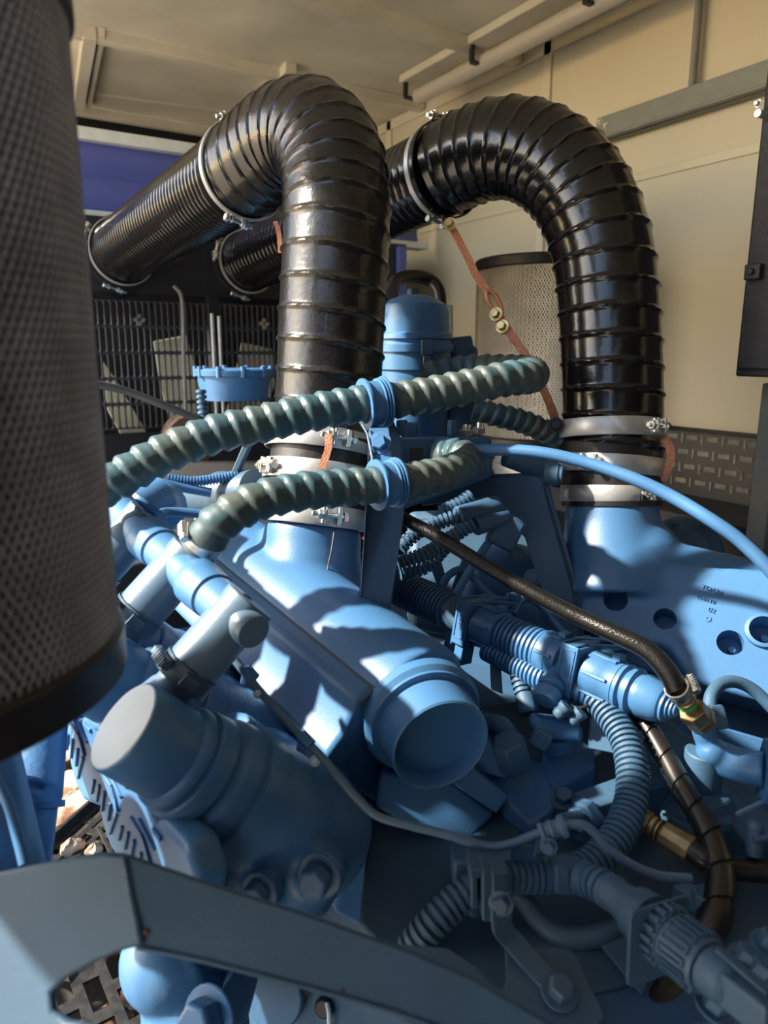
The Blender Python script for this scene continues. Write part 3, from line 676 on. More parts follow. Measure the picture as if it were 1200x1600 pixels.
# lower sump casting seen below the beam
th = thing('lower_casting', 'blue lower engine casting with a large bolt seen under the dark beam', 'engine casting', P(300, 1530, 1.15))
g = G().cyl(P(240, 1500, 1.2), P(330, 1460, 1.2), .09, 40); g.cyl(P(300, 1520, 1.2), P(310, 1640, 1.16), .085, 40); g.ball(P(265, 1500, 1.17), .08)
g.build('body', MT['blue'], th, remesh=.008, smooth=6)
G().bolt(P(328, 1590, 1.07), tow(-.5, .3, 1), .032, .035).build('bolt', MT['blue'], th, bevel=.003)
G().prism([P(345, 1545, 1.1), P(375, 1505, 1.14), P(402, 1530, 1.14), P(385, 1600, 1.1), P(350, 1610, 1.08)], CF*.06).build('rib', MT['blue'], th, bevel=.004)
th = thing('side_cover', 'flat blue crankcase side cover below the beam with a pale cable', 'engine cover', P(480, 1560, 1.3))
pl0 = P(480, 1560, 1.32); n0 = CV(-.25, .1, -1)
def Q(px, py): return PN(px, py, pl0, n0)
G().prism([Q(330, 1350), Q(760, 1300), Q(800, 1700), Q(340, 1700)], -n0*.06).build('plate', MT['blue_dusty'], th, bevel=.004)
G().cyl(Q(435, 1545)+n0*.0, Q(435, 1545)+n0*.03, .058, 40).build('boss', MT['blue_shaded'], th, bevel=.004)
G().cyl(Q(508, 1572), Q(508, 1572)+n0*.012, .018, 24).build('plug', MT['black_metal'], th, bevel=.004)
o = G().tube(spl([Q(514, 1562)+n0*.01, Q(520, 1580)+n0*.02, Q(519, 1640)+n0*.02], 6), .0045, 12).build('pale_cable', MT['cap_white']); tag(o, 'pale thin cable below the dark beam, bottom centre', 'cable')
# dark lower bank wall under the manifold
o = G().prism([P(530, 1230, 1.36), P(640, 1290, 1.34), P(720, 1340, 1.30), P(745, 1400, 1.24), P(640, 1500, 1.2), P(520, 1430, 1.28), P(540, 1330, 1.33)], CF*.12+MD*.15).build('bank_web', MT['blue'], bevel=.012, seg=3); tag(o, 'dark blue cast web between the left manifold and the valley floor', 'engine casting')

# fuel line
FL = [(352, 1012, 1.17), (410, 1085, 1.155), (440, 1118, 1.15), (470, 1150, 1.14), (500, 1180, 1.13), (530, 1215, 1.11), (560, 1250, 1.10), (590, 1275, 1.09), (640, 1290, 1.085), (700, 1305, 1.08), (760, 1322, 1.075), (800, 1318, 1.07), (845, 1300, 1.065), (890, 1288, 1.06), (920, 1294, 1.06), (950, 1325, 1.06), (985, 1350, 1.06), (1030, 1368, 1.06), (1080, 1372, 1.06)]
o = G().tube(spl(pp(FL), 8), .0067, 16).build('fuel_line', MT['pipe_grey']); tag(o, 'thin grey-blue metal pipe bent along the left bank to the clip', 'pipe')
th = thing('pipe_clip', 'small blue clip with a dark bolt holding the thin pipe on the left bank', 'clip', P(480, 1170, 1.12))
G().cyl(P(470, 1148, 1.138), P(486, 1165, 1.13), .010, 16).build('sleeve', MT['blue'], th)
G().prism([P(466, 1155, 1.13), P(484, 1165, 1.13), P(490, 1182, 1.13), P(505, 1192, 1.13), P(500, 1200, 1.13), P(478, 1182, 1.13), P(462, 1172, 1.13)], CF*.006).build('bracket', MT['blue'], th, bevel=.001)
G().bolt(P(492, 1189, 1.125), tow(0, .3, 1), .006, .007).build('bolt', MT['steel'], th)
cl2 = copy_tree(th, P(392, 1065, 1.155)-P(480, 1170, 1.125), 'small blue clip farther up the left bank, by the manifold edge')
th = thing('pipe_saddle', 'blue rubber saddle clip on an upright tab holding the thin pipe', 'clip', P(862, 1297, 1.06))
q0, q1 = P(843, 1303, 1.06), P(883, 1290, 1.06); a_ = (q1-q0).normalized()
G().lathe(q0, a_, [(0, .006), (0, .0155), (.005, .0165), (.008, .013), (.015, .013), (.018, .0155), (.022, .013), (.030, .013), (.033, .017), (.040, .016), (.041, .006)], 32).build('grommet', MT['pipe_grey'], th)
G().prism([P(798, 1322, 1.08), P(840, 1322, 1.08), P(842, 1360, 1.08), P(798, 1362, 1.08)], CF*.006).prism([P(838, 1310, 1.07), P(834, 1340, 1.07), P(862, 1322, 1.07), P(866, 1308, 1.07)], CF*.006).build('tab', MT['blue_dusty'], th, bevel=.002)
G().bolt(P(857, 1322, 1.045), tow(-.3, 0, 1), .009, .009).build('bolt', MT['blue_dusty'], th)

# far left-bank clutter
th = thing('far_housing', 'blue pipe housing behind the lower spiral hose with a bolted joint', 'pipe housing', P(330, 780, 1.75))
G().lathe(P(400, 768, 1.75), P(300, 775, 1.9)-P(400, 768, 1.75), [(0, 0), (0, .055), (.10, .055), (.11, .058), (.13, .058), (.14, .052), (.24, .05), (.28, .03)], 40).build('pipe', MT['blue_grey'], th)
G().cyl(P(205, 800, 1.55), P(255, 770, 1.60), .045, 32).ball(P(250, 792, 1.62), .06).build('elbow', MT['blue'], th)
G().lathe(P(228, 795, 1.52), P(190, 845, 1.50)-P(228, 795, 1.52), [(-.012, 0), (-.012, .047), (0, .047), (.0, .036), (.08, .034)], 40).build('collar', MT['blue'], th)
G().cyl(P(200, 775, 1.62), P(160, 830, 1.58), .07, 32).build('cover', MT['blue'], th, bevel=.008)
o = G().tube(spl([P(232, 822, 1.49), P(245, 806, 1.50), P(270, 800, 1.53), P(340, 806, 1.56), P(400, 812, 1.6)], 8), .0105, 16).build('blue_pipe', MT['blue']); tag(o, 'bent light blue pipe above the farthest water tee', 'pipe')
o = G().tube(spl([P(246, 790, 1.66), P(243, 765, 1.68), P(252, 756, 1.70), P(285, 762, 1.72), P(330, 770, 1.74)], 8), .0115, 16).build('blue_pipe', MT['blue']); tag(o, 'short bent blue pipe under the upper spiral hose', 'pipe')
o = rings(spl(pp([(262, 748, 1.72), (300, 752, 1.73), (340, 748, 1.74), (372, 742, 1.75)]), 8), .0125, .0075, .003).build('corrugated_conduit', MT['blue']); tag(o, 'thin blue corrugated conduit under the upper spiral hose', 'conduit')
o = G().prism([P(355, 752, 1.74), P(362, 756, 1.74), P(392, 690, 1.74), P(386, 680, 1.74)], CF*.04).build('blue_bracket', MT['blue_grey'], bevel=.002); tag(o, 'narrow blue bracket behind the left duct clamp', 'bracket')
# coolant tank / fan drive housing
th = thing('drive_housing', 'round shallow blue housing in front of the slotted grille', 'housing', P(365, 600, 2.35))
c = P(366, 600, 2.35)
G().lathe(c+Vector((0,0,-.05)), (0,0,1), [(0, 0), (0, .105), (.06, .115), (.075, .116), (.078, .124), (.095, .126), (.1, .12), (.1, 0)], 48).build('body', MT['blue'], th)
for k in range(10):
    a_ = 2*PI*k/10+.2; G().cyl(c+Vector((.121*math.cos(a_), .121*math.sin(a_), .025)), c+Vector((.121*math.cos(a_), .121*math.sin(a_), .058)), .009, 10).build('lug', MT['blue'], th)
o = rings(spl(pp([(314, 610, 2.2), (316, 635, 2.2), (319, 660, 2.2)]), 8), .016, .016, .006).build('bellows_hose', MT['blue_dusty']); tag(o, 'short ribbed blue hose under the round housing', 'hose')
th = thing('belt_pulley', 'dark fan belt pulley with rusty belts behind the upper spiral hose', 'pulley', P(300, 680, 2.5))
pc = P(300, 690, 2.55)
G().lathe(pc, (0, 1, 0), [(0, 0), (0, .09), (.01, .1), (.02, .085), (.03, .1), (.04, .085), (.05, .1), (.06, 0)], 40).build('wheel', MT['rust'], th)
# engine front structure under
o = G().prism([P(150, 720, 2.5), P(430, 720, 2.5), P(430, 830, 2.4), P(150, 900, 2.3)], CF*.2).build('front_cover', MT['black_rubber'], bevel=.01); tag(o, 'dark engine front cover between the left bank and the cowl', 'engine cover')
# ------------------------------------------------ right bank manifold
th = thing('inlet_manifold', 'large blue right inlet manifold casting with deep round bolt wells', 'engine manifold', P(1050, 950, 1.6))
RN = CV(-.33, .42, -.85)                 # outward normal of its sloping face
rp = P(1030, 960, 1.60)
def RP(px, py, o=0): return PN(px, py, rp, RN)+RN*o
g = G()
tb = P(958, 900, 1.76); tt = P(955, 782, 1.79)
g.lathe(tb-(tt-tb).normalized()*.05, tt-tb, [(0, 0), (0, .15), (.06, .135), (.12, .121), (.17, .114), ((tt-tb).length+.05, .113), ((tt-tb).length+.05, 0)], 48)
g.prism([RP(900, 860), RP(905, 975), RP(935, 990), RP(1045, 1012), RP(1075, 1062), RP(1125, 1078), RP(1320, 1130), RP(1380, 960), RP(1250, 890), RP(1040, 880)], -RN*.13)
a0, a1 = P(985, 905, 1.74), P(1420, 1010, 1.60)
g.cyl(P(975, 895, 1.76), P(1330, 985, 1.66), .105, 48)
g.ball(P(990, 880, 1.76), .12)
o = g.build('body', MT['blue'], th, remesh=.0065, smooth=40)
wells = [(962, 937, .027), (1039, 967, .0245), (1141, 1004, .027), (1193, 986, .027), (1290, 1040, .03)]
gg = G()
for (x, y, r) in wells: c = RP(x, y, .03); gg.cyl(c, c-RN*.095, r, 32)
cut(o, gg)
for (x, y, r) in wells[2:]:
    c = RP(x, y, -.055); G().bolt(c+CR*.006-CU*.006, RN, r*.33, .018).build('bolt', MT['blue'], th)
for (x, y, r) in wells:
    pass
G().lathe(RP(1193, 986, -.002), RN, [(0, .027), (0.003, .038), (.012, .0365), (.014, .029), (0, .027)], 40).build('well_rim', MT['blue'], th)
G().lathe(RP(1106, 967, -.004), RN, [(0, 0), (0, .007), (.006, .0065), (.006, .003), (0.002, 0)], 20).build('stud', MT['blue'], th)
# cast-in raised characters
def txt(s, p, size, xd, nd, parent, name, mt, ext=.0012):
    cu = bpy.data.curves.new(name, 'FONT'); cu.body = s; cu.size = size; cu.extrude = ext; cu.align_x = 'CENTER'; cu.align_y = 'CENTER'
    tmp = bpy.data.objects.new(name, cu); COL.objects.link(tmp); bpy.context.view_layer.update()
    me = bpy.data.meshes.new_from_object(tmp.evaluated_get(bpy.context.evaluated_depsgraph_get())); bpy.data.objects.remove(tmp)
    xd = xd.normalized(); nd = nd.normalized(); xd = (xd-nd*xd.dot(nd)).normalized(); yd = nd.cross(xd)
    gq = G(); gq.add([p+xd*v.co.x+yd*v.co.y+nd*v.co.z for v in me.vertices], [tuple(q.vertices) for q in me.polygons]); bpy.data.meshes.remove(me)
    return gq.build(name, MT[mt], parent, weld=False)
rx = RP(1160, 960)-RP(1060, 925)
txt('TOA3A', RP(1113, 922, .0015), .014, rx, RN, th, 'cast_characters', 'blue'); txt('000110', RP(1103, 937, .0015), .013, rx, RN, th, 'cast_characters', 'blue'); txt('02', RP(1112, 954, .001), .016, rx, RN, th, 'cast_characters', 'blue')
# housing below: recessed ledge
th2 = thing('rocker_housing', 'blue ledge housing under the right manifold beside the braided hose', 'engine cover', P(1000, 1030, 1.66))
G().prism([P(985, 1000, 1.66), P(1050, 1015, 1.63), P(1100, 1050, 1.60), P(1105, 1075, 1.60), P(1010, 1050, 1.64), P(960, 1030, 1.67)], CF*.15).build('ledge', MT['blue'], th2, bevel=.01, seg=3)
G().prism([P(960, 1010, 1.72), P(1100, 1060, 1.64), P(1300, 1110, 1.6), P(1320, 1260, 1.5), P(1100, 1180, 1.55), P(960, 1130, 1.66)], CF*.12).build('base', MT['blue_shaded'], th2, bevel=.01)
G().beam(P(1060, 1135, 1.5), P(1330, 1215, 1.42), CU, .012, .05).build('rail', MT['blue'], th2, bevel=.002)
o = G().tube(spl(pp([(1108, 1110, 1.38), (1112, 1085, 1.40), (1128, 1068, 1.42), (1152, 1066, 1.43), (1180, 1080, 1.43), (1215, 1115, 1.42)]), 8), .0125, 16).build('arched_pipe', MT['blue_dusty']); tag(o, 'arched blue pipe looping right from its hex nut', 'pipe')
o = G().hexa(P(1116, 1140, 1.375), P(1106, 1095, 1.39)-P(1116, 1140, 1.375), .028, .045).build('pipe_nut', MT['blue_dusty'], bevel=.002); tag(o, 'blue hex nut at the foot of the arched pipe', 'nut')
# round cap far right behind manifold
th3 = thing('filler_cover', 'round pale blue cover with bolts behind the right manifold', 'engine cover', P(1070, 845, 2.0))
c = P(1072, 858, 2.05); G().lathe(c, tow(-.1, .5, 1), [(-.05, 0), (-.05, .105), (0, .105), (.01, .095), (.016, .06), (.022, .055), (.022, 0)], 48).build('disc', MT['blue_dusty'], th3)
for k in range(6):
    q = c+(CR*math.cos(k)+CU*math.sin(k)*.9)*.085; G().bolt(q+tow(-.1, .5, 1)*.006, tow(-.1, .5, 1), .011, .01).build('bolt', MT['blue_dusty'], th3)
# ------------------------------------------------ centre: fuel filter, block, post, support panel
th = thing('fuel_filter', 'upright blue canister filter with domed lid behind the upper spiral hose', 'filter canister', P(648, 700, 1.95))
def vert(px, py, d): return P(px, py, d)
c = P(645, 700, 1.97); top_ = P(645, 468, 1.97); hh = top_.z-c.z; Rf = .094
G().lathe(c, (0,0,1), [(-.08, 0), (-.08, .09), (0, Rf), (hh-.19, Rf), (hh-.185, Rf+.006), (hh-.13, Rf+.006)], 48).build('canister', MT['blue'], th)
G().lathe(c+Vector((0,0,hh-.14)), (0,0,1), [(0, Rf+.004), (.0, Rf+.012), (.018, Rf+.012), (.02, Rf+.004), (.03, Rf+.003), (.033, Rf+.010), (.045, Rf+.008), (.05, Rf), (.10, Rf-.002), (.12, .085), (.135, .06), (.145, .03), (.147, 0)], 48).build('lid', MT['blue'], th); lid_ = bpy.data.objects['lid']
dr = (CO-c); dr.z = 0; dr.normalize(); sd = Vector((-dr.y, dr.x, 0))
bb = c+Vector((0,0,hh-.13))+dr*.10-sd*-.035
G().box(bb, sd*.016, dr*.012, Vector((0,0,.02))).box(bb+Vector((0,0,-.04)), sd*.011, dr*.008, Vector((0,0,.03))).build('clasp', MT['blue_grey'], lid_, bevel=.003)
G().box(top_+Vector((0,0,.012)), (.012,0,0), (0,.012,0), (0,0,.018)).build('stud', MT['pipe_grey'], lid_, bevel=.002)
o = G().cyl(P(715, 690, 2.0), P(716, 545, 2.0), .055, 32).box(P(700, 620, 2.0), CR*.05, CF*.03, CU*.12).cyl(P(690, 540, 2.0), P(738, 535, 2.0), .02).build('head', MT['blue_shaded'], th, remesh=.006, smooth=4)
o = G().tube(spl(pp([(612, 460, 1.9), (618, 440, 1.95), (640, 432, 2.0), (668, 436, 2.05), (686, 455, 2.05), (688, 500, 2.05)]), 8), .018, 18).build('black_hose', MT['black_rubber']); tag(o, 'black hose arching over the canister filter lid', 'hose')
o = G().box(P(700, 500, 2.15), CR*.014, CF*.004, CU*.045).build('steel_tab', MT['rail_grey'], bevel=.003); tag(o, 'small grey steel tab standing beside the filter lid', 'bracket')
# dark mounting block
th = thing('mounting_block', 'dark blue rectangular block carrying two brass-coloured valves', 'block', P(690, 710, 1.68))
pts = [P(612, 682, 1.60), P(768, 682, 1.66), P(768, 745, 1.66), P(620, 800, 1.60)]
G().prism(pts, CF*.10).build('body', MT['blue_shaded'], th, bevel=.006)
G().prism([P(640, 700, 1.595), P(662, 700, 1.605), P(662, 742, 1.605), P(640, 745, 1.595)], CF*.003).build('slot', MT['black_metal'], th)
for (x, y, r) in ((628, 668, .014), (706, 668, .012), (640, 672, .02)):
    G().hexa(P(x, y+12, 1.66), (0,0,1), r, .035).build('bolt', MT['blue_shaded'], th)
for (x, y) in ((728, 668), (748, 665)):
    G().cyl(P(x, y+14, 1.69), P(x+2, y-4, 1.69), .01).hexa(P(x, y+12, 1.69), (0,0,1), .017, .014).build('valve', MT['zinc'], th)
g = G().cyl(P(690, 712, 1.64), P(720, 712, 1.60), .04, 32).build('hose_port', MT['blue_shaded'], th)
# blue tee with cap at right of block
th = thing('blue_tee', 'blue plastic tee with end cap right of the lower spiral hose bend', 'pipe tee', P(850, 740, 1.72))
G().cyl(P(790, 712, 1.72), P(868, 742, 1.75), .026, 28).build('barrel', MT['blue_dusty'], th, bevel=.002)
G().lathe(P(852, 740, 1.70), CR*.9-CU*.1-CF*.3, [(0, 0), (0, .027), (.03, .027), (.032, .024), (.04, .024), (.04, 0)], 28).build('end_cap', MT['blue_dusty'], th)
# post
th = thing('support_post', 'dark blue steel post standing between the two banks', 'post', P(590, 960, 1.42))
G().prism([P(577, 640, 1.46), P(608, 640, 1.46), P(628, 690, 1.44), P(632, 800, 1.40), P(608, 968, 1.42), P(560, 942, 1.42), P(572, 790, 1.40)], CF*.02).build('plate', MT['blue_shaded'], th, bevel=.004)
G().prism([P(577, 640, 1.46), P(572, 790, 1.40), P(560, 942, 1.42), P(566, 944, 1.45), P(578, 790, 1.47)], CF*.05).build('edge', MT['blue_dusty'], th, bevel=.003)
o = G().tube(spl(pp([(570, 838, 1.5), (574, 850, 1.5), (570, 865, 1.5)]), 6), .006, 10).build('red_wire', MT['red']); tag(o, 'short red wire glimpsed behind the left inlet trunk', 'wire')
# support panel
th = thing('bulkhead', 'tall dark blue trapezoid steel panel behind the braided hose', 'panel', P(800, 860, 1.72))
PNn = CV(-.25, .12, -1); pp0 = P(800, 860, 1.72)
def SPN(x, y, o=0): return PN(x, y, pp0, PNn)+PNn*o
G().prism([SPN(640, 752), SPN(700, 740), SPN(838, 742), SPN(848, 748), SPN(854, 760), SPN(905, 930), SPN(915, 1025), SPN(870, 1000), SPN(820, 840), SPN(760, 775), SPN(660, 790)], -PNn*.012).build('plate', MT['blue_shaded'], th, bevel=.003)
G().prism([SPN(838, 740), SPN(856, 752), SPN(908, 930), SPN(916, 1030), SPN(905, 1020), SPN(892, 930), SPN(845, 762)], -PNn*.07).build('folded_edge', MT['blue_shaded'], th, bevel=.004)
G().prism([SPN(640, 745), SPN(838, 738), SPN(838, 746), SPN(640, 755)], -PNn*.07).build('top_edge', MT['blue_shaded'], th, bevel=.004)
for (x, y, r) in ((806, 865, .012), (832, 902, .014)):
    G().bolt(SPN(x, y, .002), PNn, r, .01).build('bolt', MT['blue_shaded'], th)
# valley backdrop casting
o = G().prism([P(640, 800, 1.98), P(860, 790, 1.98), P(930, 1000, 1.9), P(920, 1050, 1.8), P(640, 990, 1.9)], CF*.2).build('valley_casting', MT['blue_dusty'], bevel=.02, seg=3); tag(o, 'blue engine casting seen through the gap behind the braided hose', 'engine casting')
th = thing('oil_cooler_cover', 'rounded blue cover with bolts behind the braided hose', 'engine cover', P(790, 900, 1.85))
g = G().ball(P(790, 905, 1.88), .12, 24, (1.1, .8, .8)); g.cyl(P(760, 900, 1.9), P(900, 1010, 1.78), .075); g.cyl(P(700, 960, 1.86), P(860, 1040, 1.75), .04)
g.build('body', MT['blue'], th, remesh=.007, smooth=6)
for k, (x, y) in enumerate(((802, 862), (770, 948), (850, 950), (818, 985), (870, 1000))):
    G().bolt(P(x, y, 1.76), tow(-.2, .5, 1), .012, .012).build('bolt', MT['blue'], th)
for k, (lst, r, lb) in enumerate((
    ([(688, 925, 1.72), (700, 900, 1.72), (722, 890, 1.73), (742, 905, 1.73), (760, 925, 1.72), (790, 945, 1.7), (812, 940, 1.7)], .0095, 'looped light blue pipe under the braided hose, left'),
    ([(802, 960, 1.64), (812, 940, 1.66), (828, 935, 1.67), (848, 948, 1.66), (868, 975, 1.64), (890, 1000, 1.62)], .0095, 'looped light blue pipe under the braided hose, right'),
    ([(712, 930, 1.66), (735, 890, 1.67), (762, 850, 1.68), (785, 825, 1.68), (800, 812, 1.7)], .010, 'straight light blue pipe rising to the dark sensor'),
    ([(880, 1030, 1.6), (930, 1020, 1.6), (985, 1008, 1.6)], .010, 'light blue pipe running right below the support panel'),
    ([(930, 1048, 1.5), (935, 1030, 1.52), (950, 1022, 1.54), (962, 1035, 1.54)], .012, 'small hooked blue pipe right of the harness bracket'))):
    o = G().tube(spl(pp(lst), 8), r, 14).build('small_pipe', MT['blue']); tag(o, lb, 'pipe')
for (pts, lb) in (([(668, 872), (684, 858), (700, 912), (688, 928)], 'light blue slanted strut at the left of the valley'), ([(722, 875), (738, 870), (718, 930), (700, 935)], 'light blue strut crossing behind the braided hose')):
    o = G().prism([P(x, y, 1.75) for x, y in pts], CF*.02).build('strut', MT['blue'], bevel=.002); tag(o, lb, 'strut')
# sensor with two corrugated leads
th = thing('sensor_housing', 'dark double connector housing under the support panel', 'connector', P(770, 790, 1.6))
G().cyl(P(715, 808, 1.58), P(778, 790, 1.62), .024, 24).cyl(P(742, 822, 1.58), P(790, 805, 1.62), .022, 24).build('body', MT['blue_shaded'], th, bevel=.003)
G().box(P(790, 830, 1.62), (CR-CU*.5)*.03, (CU+CR*.5)*.035, CF*.02).build('lug', MT['blue_shaded'], th, bevel=.008)
for lst, lb in (([(722, 805, 1.58), (690, 815, 1.58), (655, 830, 1.57), (625, 855, 1.56)], 'dark corrugated conduit from the sensor housing, upper left one'), ([(738, 818, 1.57), (705, 840, 1.56), (665, 865, 1.54), (622, 880, 1.53)], 'dark corrugated conduit from the sensor housing, middle one'), ([(735, 775, 1.63), (715, 788, 1.62), (690, 800, 1.61)], 'short dark corrugated conduit above the sensor housing'), ([(700, 850, 1.59), (665, 885, 1.57), (625, 895, 1.56)], 'dark corrugated conduit hanging lowest by the post')):
    o = rings(spl(pp(lst), 8), .0165, .011, .005).build('corrugated_conduit', MT['blue_dusty']); tag(o, lb, 'conduit')
# ------------------------------------------------ valley floor and engine deck
ZV = P(1000, 1380, 1.16).z
th = thing('valley_deck', 'dark dusty blue deck plate of the engine valley at lower right', 'engine deck', (1.0, .9, ZV))
def V(px, py, o=0): return PZ(px, py, ZV+o)
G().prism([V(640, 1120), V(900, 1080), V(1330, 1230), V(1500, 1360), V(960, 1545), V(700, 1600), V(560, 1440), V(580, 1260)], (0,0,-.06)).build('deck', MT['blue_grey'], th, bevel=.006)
G().prism([V(1500, 1362, -.001), V(960, 1547, -.001), V(700, 1602, -.001), V(700, 1700, -.001), V(1500, 1500, -.001)], (0,0,-.30)).build('deck_side', MT['blue_shaded'], th, bevel=.004)
# big dark crankcase below everything
th = thing('crankcase', 'large crankcase in shade-darkened blue under the two banks', 'engine casting', (1.18, 1.35, .34))
G().box(P(760, 1230, 1.75), MD*.5, CR*.30, CU*.05).build('top_cover', MT['blue_shaded'], th, bevel=.02)
G().abox((.62, .1, .34), (1.75, 2.6, H0-1.02)).build('block', MT['blue_shaded'], th, bevel=.02)
# assorted castings on the deck
th = thing('pump_housing', 'blue pump housing with a rounded top below the harness', 'pump', P(860, 1200, 1.40))
g = G().prism([P(768, 1205, 1.37), P(812, 1178, 1.42), P(850, 1192, 1.40), P(862, 1225, 1.34), P(868, 1262, 1.29), P(830, 1290, 1.27), P(790, 1250, 1.31)], (0, 0, -.10))
g.prism([P(846, 1172, 1.42), P(905, 1150, 1.47), P(928, 1168, 1.46), P(930, 1196, 1.41), P(872, 1232, 1.35), P(852, 1215, 1.37)], (0, 0, -.11))
g.build('body', MT['blue'], th, remesh=.005, smooth=4)
G().box(P(868, 1136, 1.39), (CR-CU*.12)*.048, (CU+CF*.3)*.017, CF*.032).build('solenoid', MT['blue'], th, bevel=.014, seg=4)
G().cyl(P(872, 1165, 1.41), P(870, 1145, 1.40), .032, 28).build('neck', MT['blue'], th)
G().box(P(845, 1155, 1.33), (CR*.8-CU*.45)*.018, (CU+CR*.6)*.014, CF*.01).build('tab', MT['blue_dusty'], th, bevel=.003)
for (x, y) in ((870, 1108), (893, 1118)):
    G().lathe(P(x, y+10, 1.34), CV(.5, .6, -.2), [(0, .011), (.008, .013), (.014, .011), (.020, .014), (.028, .014), (.03, 0)], 20).build('port', MT['blue_dusty'], th)
G().bolt(P(879, 1248, 1.27), tow(0, .8, .6), .016, .016).build('bolt', MT['blue_shaded'], th, bevel=.001)
G().hexa(P(805, 1195, 1.31), CV(-.25, .7, -.3), .032, .06).tube(spl(pp([(800, 1170, 1.33), (793, 1145, 1.34), (778, 1132, 1.36), (755, 1130, 1.38)]), 6), .018, 16).build('pipe_union', MT['blue_shaded'], th, bevel=.002)
o = G().cyl(P(760, 1170, 1.42), P(800, 1160, 1.42), .05).ball(P(750, 1150, 1.46), .05).build('small_casting', MT['blue_shaded'], remesh=.006, smooth=3); tag(o, 'small blue casting tucked right of the round manifold end', 'engine casting')
# manifold block with ports
th = thing('fuel_block', 'dark blue rectangular fuel block with hex unions behind the drooping conduit', 'block', P(950, 1260, 1.27))
bl = [P(897, 1238, 1.26), P(934, 1258, 1.22), P(1058, 1212, 1.26), P(1062, 1184, 1.36), P(985, 1205, 1.36)]
zf_ = P(934, 1258, 1.22).z
g = G().prism([PZ(896, 1238, zf_), PZ(934, 1260, zf_), PZ(1100, 1208, zf_), PZ(1062, 1180, zf_)], (0, 0, -.09)); g.build('body', MT['blue_dusty'], th, bevel=.003)
for (x, y, r) in ((916, 1272, .035), (903, 1274, .024), (975, 1270, .03)):
    G().hexa(P(x+6, y, 1.235), CV(-.75, -.3, -.5), r, .02).build('union', MT['blue_shaded'], th, bevel=.001)
G().cyl(P(905, 1276, 1.21), P(878, 1282, 1.19), .011).build('stub', MT['blue_dusty'], th)
# bracket plates in the middle
o = G().prism([P(923, 1120, 1.35), P(965, 1130, 1.33), P(968, 1180, 1.32), P(920, 1170, 1.35)], CF*.008).build('mount_plate', MT['blue_dusty'], bevel=.003); tag(o, 'small blue plate under the harness bracket', 'bracket')
o = G().prism([P(765, 1020, 1.55), P(782, 1025, 1.55), P(786, 1085, 1.5), P(768, 1078, 1.5)], CF*.01).build('stand_off', MT['blue_dusty'], bevel=.002); tag(o, 'upright blue stand-off below the rear harness bracket', 'bracket')
o = G().prism([P(975, 1110, 1.36), P(1012, 1100, 1.36), P(1090, 1160, 1.34), P(1060, 1210, 1.32), P(990, 1180, 1.33)], CF*.012).build('mount_plate', MT['blue_dusty'], bevel=.003); tag(o, 'dusty blue plate beside the wrapped black hose', 'bracket')
o = G().bolt(P(996, 1152, 1.315), tow(-.3, .4, 1), .014, .012).build('hex_bolt', MT['blue_dusty'], bevel=.001); tag(o, 'hex bolt in the blue plate beside the wrapped hose', 'bolt')
# round filler with neck right
th = thing('oil_filter_base', 'round dark blue base with hexagonal collar behind the wrapped hose', 'filter base', P(1085, 1290, 1.28))
c = P(1088, 1290, 1.30); G().hexa(c, (0,0,1), .085, .05).lathe(c, (0,0,1), [(.05, .07), (.055, .06), (.075, .05), (.08, .034), (.15, .032), (.15, 0)], 40).build('collar', MT['blue_dusty'], th, bevel=.003)
o = G().lathe(P(1150, 1260, 1.38), (0,0,1), [(-.05, .12), (.0, .12), (.02, .105), (.03, .06), (.02, .03), (.02, 0)], 48).build('dished_casting', MT['blue_dusty']); tag(o, 'round dished blue cap under the light blue elbow pipe', 'cap')
# lever block at right edge
th = thing('valve_block', 'dark blue block with a small lever at the right edge', 'valve', P(1180, 1290, 1.2))
G().prism([P(1130, 1275, 1.25), P(1205, 1240, 1.25), P(1260, 1250, 1.2), P(1180, 1330, 1.15)], (0,0,-.10)).build('body', MT['blue_grey'], th, bevel=.005)
G().cyl(P(1178, 1335, 1.13), P(1180, 1296, 1.13), .013).ball(P(1180, 1293, 1.13), .0125).cyl(P(1176, 1312, 1.12), P(1215, 1305, 1.12), .006).build('lever', MT['blue_grey'], th)
# light blue elbow with nut (right)
th = thing('pipe_elbow', 'light blue pipe elbow with a large hexagonal end at the right edge', 'pipe', P(1130, 1190, 1.28))
g = G().tube(spl(pp([(1097, 1130, 1.25), (1108, 1165, 1.26), (1130, 1185, 1.26), (1160, 1195, 1.24), (1192, 1200, 1.22), (1230, 1205, 1.2)]), 8), [.021+.009*min(1, max(0, (i-6)/14)) for i in range(51-10+0)], 24) if False else G()
path = spl(pp([(1096, 1128, 1.25), (1106, 1160, 1.26), (1125, 1183, 1.26), (1160, 1197, 1.24), (1195, 1203, 1.22)]), 8)
g.tube(path, [.020+.010*min(1, max(0, (i-8)/8)) for i in range(len(path))], 28); g.ball(P(1112, 1175, 1.255), .026)
g.build('elbow', MT['blue'], th, remesh=.004, smooth=3)
G().hexa(P(1192, 1202, 1.225), CR*.95-CU*.15-CF*.3, .058, .03).build('hex_end', MT['blue'], th, bevel=.003)
